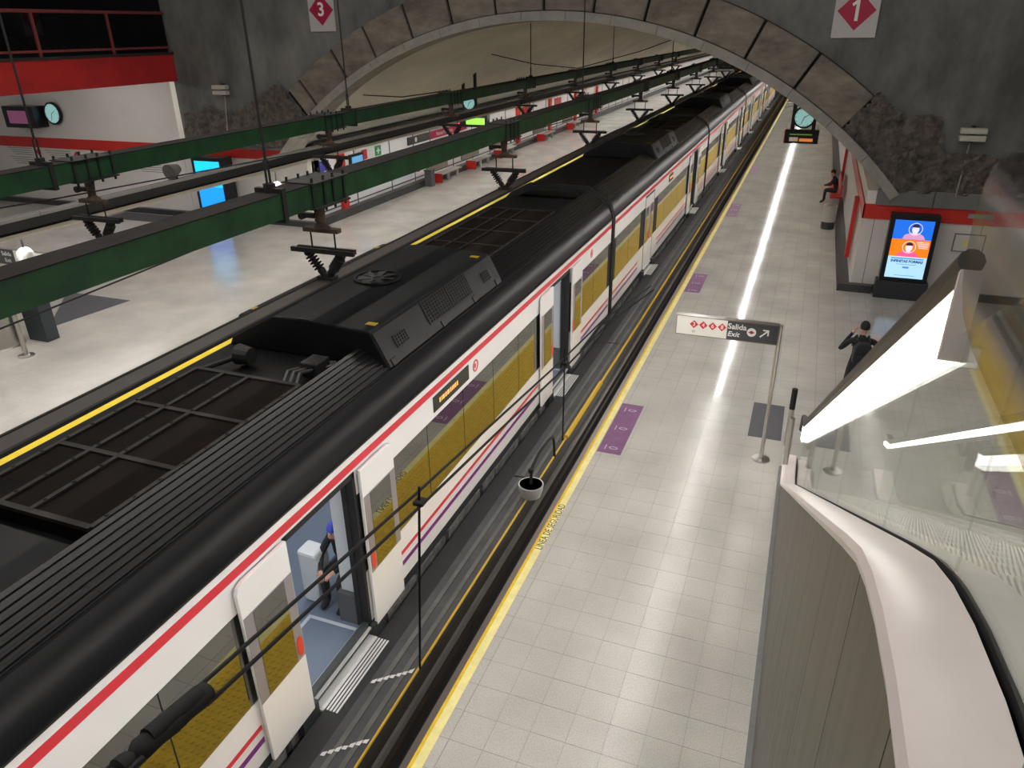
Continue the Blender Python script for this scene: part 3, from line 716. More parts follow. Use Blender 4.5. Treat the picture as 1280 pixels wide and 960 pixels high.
# dome cameras
d = thing('gooseneck_lamp', (-1.59, 4.98, 3.85), 'white cup shaped lamp on a black gooseneck arm above the near lighting tray', 'lamp')
obj('gooseneck', MB().tube([(-1.59, 4.98, 3.845), (-1.58, 4.93, 4.02), (-1.55, 4.80, 4.14), (-1.54, 4.65, 4.18), (-1.55, 4.48, 4.17), (-1.56, 4.37, 4.12), (-1.56, 4.335, 4.06), (-1.56, 4.33, 3.97)], .011, 8), M_iron, d, True)
obj('collar', MB().lathe([(.012, 0), (.02, .005), (.02, .03), (.012, .035)], (-1.56, 4.33, 4.085), 10), M_iron, d)
obj('cup', MB().lathe([(.035, 0), (.07, .02), (.088, .07), (.094, .12), (.088, .12), (.08, .115)], (-1.56, 4.33, 3.87), 20), M_dome, d, True)
obj('cup_inside', MB().lathe([(.084, .121), (.02, .121)], (-1.56, 4.33, 3.87), 20), M_blackm, d)
def ball(x, y, z, lab):
    b = thing('globe_camera', (x, y, z), lab, 'camera', 'white globe cameras over the far platform')
    obj('globe', MB().ellipsoid((x, y, z), (.16, .16, .17)), M_dome, b, True)
    obj('stalk', MB().tube([(x, y, z+.15), (x, y, 3.6)], .02), M_iron, b)
ball(-14.3, 10.0, 3.06, 'white globe camera in front of the far exit sign'); ball(-14.3, 18.0, 2.95, 'white globe camera hanging near the blue screen')
# suspension wires of the near tray
sw = thing('suspension_wires', (-1.55, 1.2, 4.0), 'black twin suspension wire with a large insulator at the lower left', 'wire')
W0 = [(-1.53, 1.2, 5.13), (-1.52, 2.62, 4.96), (-1.60, 5.25, 4.57), (-1.65, 6.8, 4.37), (-1.70, 9.5, 3.87)]
for dz, dx in ((.022, -.02), (-.022, .02)):
    obj('wire', MB().tube([(x+dx, y, z+dz) for x, y, z in W0], .008, 6), M_blackm, sw)
def along(p, q, prof, n=12):
    p, q = Vector(p), Vector(q); return MB().tube([p.lerp(q, t) for t, r in prof], [r for t, r in prof], n)
pa, pb = (-1.53, 1.24, 5.125), (-1.53, .70, 5.215)
obj('insulator_body', along(pa, pb, [(0, .012), (.02, .034), (.1, .037), (.2, .033), (.3, .037), (.4, .033), (.5, .036), (.55, .02)]).tube([(-1.53, 1.2, 5.15), (-1.53, 1.0, 5.185)], .028, 10), M_blackm, sw, True)
obj('shackle', along(pa, pb, [(.55, .018), (.6, .03), (.64, .03), (.66, .014), (.9, .014)]).tube([(-1.56, .95, 5.16), (-1.56, .78, 5.19)], .012).tube([(-1.50, .95, 5.17), (-1.50, .78, 5.2)], .012), M_blackm, sw, True)
obj('end_disc', MB().ellipsoid((-1.53, .76, 5.2), (.035, .045, .045)), M_blackm, sw, True)
obj('tail_wire', MB().tube([(-1.53, .74, 5.2), (-1.5, -.8, 5.5)], .012, 6), M_blackm, sw)
for (bx_, by, bz, tx, ty, tz, jz) in ((-1.585, 2.6, 3.85, -1.50, 2.6, 5.05, 4.965), (-1.605, 5.25, 3.85, -1.60, 5.25, 4.70, 4.57)):
    obj('drop_rod', MB().tube([(bx_, by, bz), (tx, ty, tz)], .0065, 6), M_blackm, sw)
    obj('wire_clamp', MB().box(tx-.028, tx+.028, ty-.03, ty+.03, jz-.010, jz+.010), M_blackm, sw, bevel=.006)

# ================================================================== SIGNS
def diamond(c, r, u, v, n, t=.004):
    c, u, v = Vector(c), Vector(u), Vector(v); return flat([c+u*r, c+v*r, c-u*r, c-v*r], n, t)
def plate(cx, z0, z1, w_, num, label):
    s = thing('platform_sign', (cx, YA-.1, z0), label, 'sign', 'platform number signs')
    obj('plate', B(cx-w_/2, cx+w_/2, YA-.06, YA-.02, z0, z1), mat('plate_grey_white', (.52, .50, .49), .5), s)
    zc = (z0+z1)/2+.04
    obj('diamond', diamond((cx, YA-.065, zc), .46, (1, 0, 0), (0, 0, 1), (0, -1, 0)), M_signr2, s)
    if num == '1': obj('numeral', MB().prism([(cx-.03, zc-.24), (cx+.05, zc-.24), (cx+.05, zc+.24), (cx-.03, zc+.24), (cx-.13, zc+.16), (cx-.10, zc+.10), (cx-.03, zc+.15)], 'y', YA-.078, YA-.072), M_print, s)
    else: text('numeral', num, .55, M_print, (cx, YA-.075, zc), (1, 0, 0), (0, 0, 1), s, .002, bold=.012)
plate(-15.46, 7.02, 8.2, .97, '3', 'white plate with red diamond and numeral three above the left of the arch')
plate(.60, 6.69, 7.87, 1.06, '1', 'white plate with red diamond and numeral one above the right of the arch')
# exit sign with post
YS = 12.19
es = thing('exit_sign', (-.03, YS, 0), 'Salida Exit direction board on a steel post by the escalator', 'sign')
obj('post', MB().tube([(-.03, YS+.03, .02), (-.03, YS+.03, 2.56)], .035, 14), M_steel, es, True)
obj('post_foot', MB().lathe([(.15, 0), (.15, .02), (.05, .035)], (-.03, YS+.03, 0), 20), M_steel, es, True)
bd = obj('board', MB().box(-1.72, -.05, YS-.03, YS+.09, 2.22, 2.57), mat('board_frame_bronze', (.20, .175, .15), .45, .3), es)
obj('white_face', B(-1.71, -.87, YS-.034, YS-.03, 2.235, 2.555), M_signw, bd)
obj('grey_face', B(-.87, -.06, YS-.034, YS-.03, 2.235, 2.555), M_signg, bd)
for i, nn in enumerate('3468'):
    x = -1.42+.155*i
    obj('line_diamond', diamond((x, YS-.035, 2.43), .072, (1, 0, 0), (0, 0, 1), (0, -1, 0), .002), M_signr, bd)
    text('line_number', nn, .10, M_print, (x, YS-.039, 2.43), (1, 0, 0), (0, 0, 1), bd, .001)
text('small_mark', 'O', .06, M_blackp, (-1.42, YS-.037, 2.30), (1, 0, 0), (0, 0, 1), bd, .001)
text('salida_lettering', 'Salida', .135, M_print, (-.71, YS-.037, 2.465), (1, 0, 0), (0, 0, 1), bd, .001, bold=.002)
text('exit_lettering', 'Exit', .125, M_print, (-.755, YS-.037, 2.33), (1, 0, .0), (.2, 0, 1), bd, .001, bold=.002)
obj('roundel', MB().disc((-.475, 2.40), .075, 'y', YS-.039, YS-.034), M_print, bd)
obj('roundel_diamond', diamond((-.475, YS-.040, 2.40), .05, (1, 0, 0), (0, 0, .62), (0, -1, 0), .001), M_signr2, bd)
def arrow(cx, z, y, s):
    mb = MB()
    def bar(p, q, wd):
        p, q = Vector(p), Vector(q); d = (q-p).normalized(); nn = Vector((-d.y, d.x))*wd
        P = [p-nn, q-nn, q+nn, p+nn]; mb.prism([(cx+a.x*s, z+a.y*s) for a in P], 'y', y-.002, y)
    bar((-.5, -.5), (.45, .45), .09); bar((-.2, .45), (.5, .45), .09); bar((.45, -.25), (.45, .5), .09)
    return mb
obj('arrow', arrow(-.27, 2.40, YS-.034, .13), M_print, bd)
# far exit sign (mirror side)
YL = 11.2
e2 = thing('exit_sign', (-17.05, YL, 0), 'Salida Exit board on a steel post on the far platform at the left edge', 'sign')
obj('post', MB().tube([(-17.05, YL, .02), (-17.05, YL, 2.5)], .05, 12), M_steel, e2, True)
obj('post_foot', MB().lathe([(.18, 0), (.18, .02), (.06, .04)], (-17.05, YL, 0), 20), M_steel, e2, True)
b2 = obj('board', B(-17.1, -15.0, YL-.1, YL, 2.36, 2.72), mat('board_frame_bronze', (0, 0, 0)), e2)
obj('grey_face', B(-17.1, -16.25, YL-.104, YL-.1, 2.37, 2.71), M_signg, b2); obj('white_face', B(-16.25, -15.0, YL-.104, YL-.1, 2.37, 2.71), M_signw, b2)
text('salida_lettering', 'Salida', .135, M_print, (-16.48, YL-.107, 2.61), (1, 0, 0), (0, 0, 1), b2, .001)
text('exit_lettering', 'Exit', .125, M_print, (-16.48, YL-.107, 2.46), (1, 0, 0), (0, 0, 1), b2, .001)
obj('roundel', MB().disc((-16.82, 2.54), .085, 'y', YL-.108, YL-.104), M_print, b2)
for i in range(3): obj('line_diamond', diamond((-15.85+.17*i, YL-.105, 2.52), .075, (1, 0, 0), (0, 0, 1), (0, -1, 0), .002), M_signr, b2)
tag(obj('totem', MB().prism([(-17.95, 12.0), (-17.3, 12.0), (-17.3, 12.35), (-17.95, 12.35)], 'z', 0, 1.5), mat('slate_totem', (.035, .042, .05), .4), bevel=.01), 'dark slate totem standing behind the far exit sign post', 'totem')
tag(obj('column', MB().lathe([(.55, 0), (.5, .03), (.5, 3.4)], (-18.3, 11.5, 0), 28), M_steel, None, True), 'round steel clad column at the left edge', 'column')
# floor stickers and mats
def sticker(y0, y1, lab):
    s = thing('floor_sticker', (-2.6, y0, .0), lab, 'floor sticker', 'purple floor stickers')
    obj('sheet', B(-2.86, -2.42, y0, y1, .001, .0045), M_purp, s)
    L_ = y1-y0
    for k, f in enumerate((.10, .48, .87)):
        y = y0+L_*f; n = 14; rw, rh = .085, .05
        mb = MB()
        for i in range(n):
            a, b = 2*math.pi*i/n, 2*math.pi*(i+1)/n
            mb.prism([(-2.60+rw*math.cos(a), y+rh*math.sin(a)), (-2.60+rw*math.cos(b), y+rh*math.sin(b)), (-2.60+.7*rw*math.cos(b), y+.6*rh*math.sin(b)), (-2.60+.7*rw*math.cos(a), y+.6*rh*math.sin(a))], 'z', .0045, .0055)
        obj('ring_mark', mb, mat('lilac_print', (.5, .42, .52), .5), s)
        obj('print_line', MB().box(-2.755, -2.735, y-.09, y+.09, .0045, .0055), mat('lilac_print', (0, 0, 0)), s)
sticker(11.5, 13.55, 'purple floor sticker beside the yellow line, nearest the camera')
sticker(21.2, 23.1, 'purple floor sticker beside the yellow line, second from the camera')
sticker(31.5, 34.0, 'purple floor sticker beside the yellow line, third from the camera')
sticker(42.0, 44.0, 'purple floor sticker beside the yellow line, farthest from the camera')
tag(obj('floor_mat', B(-.33, .27, 13.02, 14.5, .001, .006), M_mat), 'dark grey floor mat behind the exit sign post', 'mat')
tag(obj('floor_mat', flat([(-20.4, 15.2, .001), (-18.2, 12.75, .001), (-17.9, 15.2, .001)], (0, 0, 1), .005), M_mat), 'dark grey triangular floor area beside the far totem', 'mat')
tag(obj('floor_mat', B(-27.6, -22.4, 23.2, 24.3, .001, .006), M_mat), 'dark mat on the floor before the blue screen', 'mat')

# ================================================================== RIGHT SIDE THINGS
# advertising kiosk
KX0, KX1, KY = 2.32, 3.52, 22.46
kk = thing('advert_kiosk', ((KX0+KX1)/2, KY+.15, 0), 'tall black advertising screen showing two portraits on blue and orange', 'screen')
M_kb = mat('kiosk_black', (.008, .009, .014), .3)
obj('plinth', B(KX0-.06, KX1+.06, KY-.05, KY+.36, 0, .50), mat('kiosk_slate', (.035, .038, .045), .45), kk, bevel=.01)
cs = obj('case', B(KX0, KX1, KY, KY+.32, .50, 2.37), M_kb, kk, bevel=.015)
sx0, sx1, z0, z1 = KX0+.12, KX1-.12, .62, 2.22
def scr(name, a, b, c, d, mt, dy=0): return obj(name, B(a, b, KY-.004-dy, KY-dy, c, d), mt, cs)
zb, za = z0+.60, z0+1.08
M_sb = emis('advert_blue', (.015, .16, .80), 0.50); M_so = emis('advert_orange', (1.0, .22, .01), 0.50); M_sl = emis('advert_pale_blue', (.42, .70, .95), 0.53)
M_sk = emis('advert_white', (.9, .85, .95), 0.45); M_sp = emis('advert_pink', (.95, .12, .35), 0.45); M_sd = emis('advert_navy', (.02, .12, .35), 0.30); M_sh = emis('advert_dark', (.08, .02, .05), 0.20)
scr('blue_field', sx0, sx1, za, z1, M_sb); scr('orange_field', sx0, sx1, zb, za, M_so); scr('pale_field', sx0, sx1, z0, zb, M_sl)
def portrait(cx, zc, zlow, body, skin):
    y = KY-.006
    obj('portrait_shoulders', MB().prism([(cx-.28, zlow), (cx-.24, zc-.17), (cx-.08, zc-.1), (cx+.08, zc-.1), (cx+.22, zc-.17), (cx+.28, zlow)], 'y', y-.002, y), body, cs)
    obj('portrait_neck', B(cx-.05, cx+.05, y-.004, y-.002, zc-.14, zc), skin, cs)
    obj('portrait_face', MB().prism([(cx+.085*math.cos(2*math.pi*k/20), zc+.12*math.sin(2*math.pi*k/20)) for k in range(20)], 'y', y-.006, y-.004), skin, cs)
    obj('portrait_hair', MB().prism([(cx+.092*math.cos(math.pi*k/12), zc+.045+.09*math.sin(math.pi*k/12)) for k in range(13)], 'y', y-.008, y-.006), M_sh, cs)
    mb = MB()
    for k in range(24):
        a, b = 2*math.pi*k/24, 2*math.pi*(k+1)/24
        mb.prism([(cx+.17*math.cos(a), zc+.17*math.sin(a)), (cx+.17*math.cos(b), zc+.17*math.sin(b)), (cx+.155*math.cos(b), zc+.155*math.sin(b)), (cx+.155*math.cos(a), zc+.155*math.sin(a))], 'y', y-.003, y)
    obj('portrait_halo', mb, M_sk, cs)
cxk = (KX0+KX1)/2
portrait(cxk+.05, za+.29, za+.01, emis('advert_pinkish', (.75, .35, .6), 0.45), M_sk); portrait(cxk-.02, zb+.27, zb+.01, M_sp, M_sk)
text('advert_title', 'INFINITAS FORMAS', .098, M_sd, (cxk, KY-.006, zb-.13), (1, 0, 0), (0, 0, 1), cs, .001, bold=.005, xs=.95)
for (zz, wd, hh) in ((zb-.05, .80, .03), (zb-.215, .5, .014), (zb-.30, .16, .05), (z0+.07, .5, .015)):
    obj('small_print', B(cxk-wd/2, cxk+wd/2, KY-.006, KY-.004, zz-hh/2, zz+hh/2), emis('advert_mid_blue', (.10, .32, .70), 0.40), cs)
for i, zz in enumerate((zb+.42, zb+.38, zb+.34, zb+.30, zb+.26)):
    obj('small_print', B(sx1-.34+.02*i, sx1-.04, KY-.006, KY-.004, zz-.008, zz+.008), M_sk, cs)
# notice frame on the wall
nf = thing('notice_frame', (4.35, 22.93, 1.3), 'small framed notice with a yellow mark on the wall beside the kiosk', 'notice')
obj('frame', MB().box(4.0, 4.75, 22.92, 22.945, 1.35, 1.85), M_grey3, nf); obj('sheet', B(4.03, 4.72, 22.915, 22.92, 1.38, 1.82), M_white, nf)
obj('yellow_mark', MB().disc((4.3, 1.6), .1, 'y', 22.911, 22.915), M_pale, nf)
tag(obj('wall_plate', B(4.2, 4.8, 22.88, 22.91, 2.28, 2.40), M_rim), 'small pale plate on the red band at the right', 'plate')
# floodlights on the arch wall
def flood(x, z, lab):
    f_ = thing('floodlight', (x, YA-.2, z), lab, 'lamp', 'floodlights on the arch wall')
    for s in (-1, 1): obj('lamp_head', MB().box(x-.3, x+.3, YA-.34, YA-.12, z+s*.09-.07, z+s*.09+.07), mat('floodlight_pale', (.5, .48, .42), .4), f_, bevel=.02)
    obj('bracket', B(x-.04, x+.04, YA-.16, YA, z-.2, z+.2), M_iron, f_); obj('conduit', MB().tube([(x, YA-.05, z-.15), (x-.05, YA-.2, z-1.6)], .02, 6), M_rim, f_)
flood(3.83, 4.42, 'twin lamp fixture on the wall right of the arch'); flood(-19.93, 5.19, 'twin lamp fixture on the wall left of the arch')
# clock and departure display, right tunnel
def clockface(cx, y, z, r, parent, axis='y'):
    if axis == 'y':
        obj('clock_case', MB().disc((cx, z), r, 'y', y, y+.12, 28), M_blackm, parent); obj('clock_face', MB().disc((cx, z), r*.84, 'y', y-.006, y, 28), M_clock, parent)
        for (a, l) in ((60, .5), (200, .7)):
            u = Vector((math.sin(R(a)), 0, math.cos(R(a)))); v = Vector((u.z, 0, -u.x)); c = Vector((cx, y-.012, z))
            obj('clock_hand', flat([c-v*.012, c+u*l*r-v*.008, c+u*l*r+v*.008, c+v*.012], (0, -1, 0), .004), M_blackp, parent)
        for k in range(12):
            a = R(30*k); obj('hour_mark', B(cx+.76*r*math.sin(a)-.012, cx+.76*r*math.sin(a)+.012, y-.009, y-.006, z+.76*r*math.cos(a)-.012, z+.76*r*math.cos(a)+.012), M_blackp, parent)
def info(cx, y, zc, zd, wd, hd, label, cols, top):
    c = thing('clock_and_display', (cx, y, zd), label, 'display', 'hanging clocks with displays')
    for s in (-.42, .42): obj('hanger_post', B(cx+s*.75-.06, cx+s*.75+.06, y+.02, y+.14, zd+hd/2, top), M_iron, c)
    clockface(cx, y, zc, .34, c)
    d = obj('display_case', B(cx-wd/2, cx+wd/2, y-.02, y+.2, zd-hd/2, zd+hd/2), M_blackm, c)
    obj('case_edge', B(cx-wd/2-.02, cx-wd/2, y-.02, y+.2, zd-hd/2, zd+hd/2), M_red, d)
    for i, (x0, x1, a, b, mt) in enumerate(cols):
        obj('display_row', B(cx+x0*wd, cx+x1*wd, y-.026, y-.02, zd+a*hd, zd+b*hd), mt, d)
info(-.32, 26.6, 4.36, 3.77, 1.02, .42, 'round clock over an orange and green departure display in the right tunnel',
     [(-.36, .3, .12, .2, emis('display_green', (.15, .30, .06), 0.25)), (-.36, -.1, -.34, -.05, emis('display_pale', (.45, .35, .25), 0.25)), (-.06, .34, -.34, -.12, emis('display_orange', (.8, .25, .05), 0.30))], 7.0)
info(-15.75, 35.0, 3.82, 2.98, 1.9, .55, 'round clock over a green departure display above the far platform',
     [(-.1, .42, -.28, .28, emis('display_lime', (.30, .75, .08), 0.50)), (-.46, -.28, -.3, .45, emis('display_pinkred', (.9, .05, .18), 0.50))], 5.6)
# things along the right tunnel wall
bn = thing('bench', (1.35, 36.0, 0), 'red bench with steel legs along the right tunnel wall', 'bench')
obj('bench_seat', B(1.05, 1.55, 34.2, 38.0, .42, .48), M_red, bn)
obj('bench_back', B(1.44, 1.49, 34.2, 38.0, .55, .95), M_red, bn)
for y in (34.4, 36.1, 37.8): obj('leg', B(1.15, 1.45, y-.05, y+.05, 0, .42), M_steel, bn)
lb = thing('litter_bin', (1.02, 30.5, 0), 'steel litter bin with dark base by the right tunnel wall', 'bin')
obj('bin_base', MB().lathe([(.24, 0), (.24, .28)], (1.02, 30.5, 0), 18), M_base, lb, True); obj('bin_drum', MB().lathe([(.25, .28), (.25, .88), (.2, .92)], (1.02, 30.5, 0), 18), M_steel, lb, True)
# ================================================================== LEFT SIDE THINGS
def bench2(y, lab):
    b = thing('bench', (XL+.5, y, 0), lab, 'bench', 'steel benches along the far wall')
    obj('bench_seat', B(XL+.42, XL+.9, y, y+2.4, .42, .48), M_steel, b)
    obj('bench_back', B(XL+.02, XL+.08, y, y+2.4, .5, 1.15), mat('bench_back_brown', (.30, .24, .20), .5), b)
    for k in (.1, 1.2, 2.3): obj('leg', MB().tube([(XL+.66, y+k, 0), (XL+.66, y+k, .42)], .08, 10), M_steel, b)
    obj('end_panel', B(XL+.35, XL+.92, y-.06, y, .05, .5), M_red, b)
for i, (y, nm) in enumerate(((34.4, 'nearest the camera'), (38.6, 'second from the camera'), (42.6, 'third from the camera'), (50.4, 'fourth from the camera'), (57.2, 'farthest from the camera'))):
    bench2(y, 'steel bench with brown back along the far wall, ' + nm)
lb2 = thing('litter_bin', (XL+.55, 33.8, 0), 'grey litter bin beside the first bench of the far wall', 'bin')
obj('bin_body', B(XL+.36, XL+.75, 33.5, 33.9, 0, .75), mat('bin_grey', (.10, .105, .115), .5), lb2, bevel=.03); obj('bin_lid', B(XL+.34, XL+.77, 33.48, 33.92, .75, .8), M_base, lb2)
tag(obj('fire_extinguisher', MB().lathe([(.07, 0), (.09, .03), (.09, .45), (.05, .52), (.03, .58)], (XL+.15, 33.3, .75), 12), M_red, None, True), 'red fire extinguisher on the far wall above the grey bin', 'extinguisher')
def wsign(name, y0, y1, z0, z1, mt, lab, cat='sign', t=.03): return tag(obj(name, B(XL+.001, XL+t, y0, y1, z0, z1), mt), lab, cat)
wsign('fire_sign', 28.55, 28.95, 2.0, 2.4, M_signr, 'small red fire sign on the far wall')
ge = thing('emergency_exit_sign', (XL+.03, 29.9, 2.0), 'small green emergency exit sign on the far wall', 'sign')
obj('panel', B(XL+.001, XL+.03, 29.65, 30.15, 2.0, 2.42), mat('exit_green', (.02, .30, .10), .4), ge); obj('arrow_mark', MB().box(XL+.03, XL+.034, 29.75, 30.05, 2.18, 2.24).box(XL+.03, XL+.034, 29.85, 29.95, 2.08, 2.34), M_print, ge)
ss = thing('station_sign', (XL+.1, 36, 2.1), 'grey and red station name sign on the far wall', 'sign')
obj('grey_part', B(XL+.03, XL+.08, 32.6, 34.9, 2.06, 2.42), M_signg, ss); obj('red_part', B(XL+.03, XL+.08, 34.9, 39.4, 2.06, 2.42), M_signr2, ss)
text('station_name', 'Nuevos Ministerios', .28, M_print, (XL+.083, 36.6, 2.24), (0, 1, 0), (0, 0, 1), ss, .001, xs=.9); obj('roundel', MB().disc((33.4, 2.24), .12, 'x', XL+.08, XL+.084), M_print, ss)
ms = thing('map_screen', (XL+.1, 28, 1.0), 'framed blue map screen on the far wall beside the red pilaster', 'screen')
obj('frame', B(XL+.0, XL+.12, 27.5, 28.5, .9, 2.35), M_kb, ms); obj('picture', B(XL+.12, XL+.125, 27.58, 28.42, 1.4, 2.25), emis('map_blue', (.12, .35, .65), 0.30), ms); obj('picture_cloud', B(XL+.125, XL+.127, 27.7, 28.3, 1.5, 1.8), emis('map_pale', (.6, .7, .8), 0.25), ms)
ps = thing('poster', (XL+.1, 25.7, 1.2), 'purple and blue poster near the corner of the far wall', 'poster')
obj('sheet', B(XL+.0, XL+.05, 25.35, 26.0, 1.2, 2.4), mat('poster_purple', (.08, .07, .42), .4), ps); obj('emblem', MB().disc((25.68, 1.8), .2, 'x', XL+.05, XL+.055), M_print, ps)
for i, y in enumerate((48.3, 55.2, 61.5)):
    wsign('framed_poster', y, y+1.6, 1.5, 2.4, mat('panel_red', (.45, .03, .03), .4), 'red framed panel on the far wall, %s beyond the benches' % names[i])
for (y, wd, lab) in ((31.1, 2.0, 'white information panel on the far wall after the green exit sign'), (27.0, .01, None), (35.2, 1.7, 'pale information panel low on the far wall behind the first bench')):
    if lab: wsign('information_panel', y, y+wd, .55, 1.95, mat('info_white', (.66, .72, .78), .3), lab, 'panel', .02)
wallamp = [(31.0, 'first'), (40.0, 'second'), (46.5, 'third'), (56, 'fourth'), (59.5, 'fifth'), (66, 'sixth')]
for y, nm in wallamp:
    l_ = thing('wall_lamp', (XL+.5, y, 2.9), 'small bright spot lamp under the ledge of the far wall, %s from the camera' % nm, 'lamp', 'spot lamps of the far wall')
    obj('bracket', B(XL+.42, XL+.5, y-.04, y+.04, 2.86, 2.98), M_iron, l_); obj('bulb', MB().ellipsoid((XL+.5, y, 2.78), (.09, .09, .09), 10, 6), emis('spot_glow', (1, .95, .85), 8), l_, True)
# blue screen kiosk
bk_ = thing('blue_kiosk', (-22.2, 24.2, 0), 'tall dark kiosk with a bright blue screen on the far concourse', 'screen')
obj('case', B(-23.0, -21.35, 23.9, 24.37, 0, 2.62), M_kb, bk_, bevel=.02)
obj('screen_upper', B(-22.85, -21.62, 23.89, 23.9, 1.45, 2.45), M_scrcy, bk_); obj('screen_lower', B(-22.85, -21.62, 23.89, 23.9, .55, 1.45), M_scrblue, bk_)
# concourse wall: TV, clock, prints
tv = thing('wall_monitor', (-32.1, 24.3, 3.4), 'black monitor box mounted beside the clock on the white wall', 'monitor')
obj('case', B(-33.0, -31.2, 23.95, 24.6, 3.42, 4.3), M_kb, tv, bevel=.02); obj('screen', B(-32.7, -31.5, 23.94, 23.95, 3.6, 4.12), emis('screen_mauve', (.16, .05, .10), 0.40), tv)
cl = thing('wall_clock', (-30.6, 24.4, 4.0), 'round lit clock on the white wall beside the monitor', 'clock'); clockface(-30.6, 24.4, 4.0, .46, cl)
for i, (x, z) in enumerate(((-32.3, 2.32), (-32.3, 1.92), (-30.0, 2.27), (-24.9, 1.9))):
    dd = thing('direction_print', (x, 24.58, z), ['upper red diamond direction print under the monitor', 'lower red diamond direction print under the monitor', 'red diamond direction print under the clock', 'red diamond direction print left of the blue kiosk'][i], 'print', 'direction prints on the concourse wall')
    obj('diamond', diamond((x, 24.595, z), .17, (1, 0, 0), (0, 0, 1), (0, -1, 0)), M_signr, dd)
    for k in range(4): obj('print_line', B(x-1.9+.12*k, x-.35, 24.59, 24.597, z+.12-.09*k, z+.145-.09*k), mat('grey_print', (.25, .25, .25), .6), dd)
fb = tag(obj('hose_cabinet', B(-23.75, -23.15, 24.42, 24.6, 1.35, 1.75), mat('hose_red', (.22, .03, .04), .4)), 'dark red hose cabinet left of the blue kiosk', 'cabinet')
fs = thing('fire_sign', (-23.4, 24.58, 2.05), 'white and red fire hose sign above the hose cabinet', 'sign'); obj('sheet', B(-23.65, -23.15, 24.58, 24.6, 2.05, 2.48), M_print, fs); obj('symbol', B(-23.58, -23.22, 24.575, 24.58, 2.1, 2.43), M_signr, fs)
sp_ = thing('loudspeaker', (-14.2, 14.1, 3.85), 'dark horn loudspeaker standing on the far lighting tray left of the blue kiosk', 'loudspeaker')
obj('horn', MB().tube([(-14.2, 14.3, 4.08), (-14.2, 14.0, 4.02)], [.10, .20], 12), mat('speaker_grey', (.12, .115, .11), .6), sp_); obj('bracket', MB().tube([(-14.2, 14.2, 3.845), (-14.2, 14.2, 4.05)], .03), M_iron, sp_)

# ================================================================== ESCALATOR
esc = thing('escalator', (.9, 6.5, 0), 'escalator with steel cladding, glass sides and a lit handrail at the lower right', 'escalator')
DP = [(-1.6, 5.75), (1.1, 5.75), (1.4, 5.725), (1.7, 5.665), (1.95, 5.59), (2.2, 5.485), (2.6, 5.26), (11.15, .26), (11.6, .15), (12.6, .15)]
def zd(y):
    for (a, za), (b, zb_) in zip(DP, DP[1:]):
        if a <= y <= b: return za+(zb_-za)*(y-a)/(b-a)
    return DP[0][1] if y < DP[0][0] else DP[-1][1]
EX = .345
# cladding panels
ed = [-1.6, -.4, .5, 1.35, 2.15, 3.0, 3.9, 4.8, 5.7, 6.6, 7.5, 8.4, 9.3, 10.2, 11.1, 11.9]
for a, b in zip(ed, ed[1:]):
    ys = [a+.004]+[y for y, z in DP if a < y < b]+[b-.004]
    P = [(a+.004, .02), (b-.004, .02)] + [(y, zd(y)-.05) for y in ys[::-1]]
    obj('cladding_panel', MB().prism(P, 'x', EX, EX+.02), M_clad, esc)
obj('cladding_backing', MB().prism([(-1.6, .0), (12.0, .0), (12.0, .1)] + [(y, z-.06) for y, z in DP[-3::-1]], 'x', EX+.02, EX+.04), M_blackm, esc)
obj('floor_skirting', B(EX-.06, EX, -1.6, 11.9, 0, .12), M_grey3, esc)
# deck (pinkish-white cap with rounded left edge)
M_deck = mat('warm_white_deck', (.84, .755, .725), .32, var=.03, scale=3)
dk = MB(); sec = [(EX-.012, -.07), (EX-.02, -.035), (EX-.005, -.008), (EX+.03, .0), (EX+.20, .0), (EX+.21, -.02)]
yy = [-1.6, -.5, .6, 1.1, 1.25, 1.4, 1.55, 1.7, 1.82, 1.95, 2.08, 2.2, 2.4, 2.6] + [2.6+(11.15-2.6)*i/6 for i in range(1, 7)] + [11.6, 12.3]
n = len(sec)
for y in yy: dk.v += [(x, y, zd(y)+z) for x, z in sec]
for i in range(len(yy)-1):
    for k in range(n-1): dk.f.append((i*n+k, (i+1)*n+k, (i+1)*n+k+1, i*n+k+1)); dk.mi.append(0)
obj('deck', dk, M_deck, esc, True)
def ribbon(x0, x1, dz0, dz1, ya, yb, step=.4, f=zd):
    mb = MB(); k = max(1, int((yb-ya)/step)); ys = [ya+(yb-ya)*i/k for i in range(k+1)]
    for a, b in zip(ys, ys[1:]):
        mb.add([(x0, a, f(a)+dz0), (x1, a, f(a)+dz0), (x1, b, f(b)+dz0), (x0, b, f(b)+dz0), (x0, a, f(a)+dz1), (x1, a, f(a)+dz1), (x1, b, f(b)+dz1), (x0, b, f(b)+dz1)],
               [(3, 2, 1, 0), (4, 5, 6, 7), (1, 2, 6, 5), (3, 0, 4, 7)])
    mb.f += [(0, 1, 5, 4), tuple(len(mb.v)-8+i for i in (3, 2, 6, 7))]; mb.mi += [0, 0]
    return mb
def zi(y): return zd(y)      # balustrade follows the deck
GX = EX+.226
obj('glass_channel', ribbon(GX-.006, GX+.006, -.06, .004, -1.6, 12.2, .08), M_blackm, esc)
ge_ = [-1.6, -.2, .95, 2.05, 3.25, 5.2, 7.2, 9.2, 11.2]
for a, b in zip(ge_, ge_[1:]): obj('glass_panel', ribbon(GX-.006, GX+.006, .012, .86, a+.006, b-.006, .25), M_glass, esc)
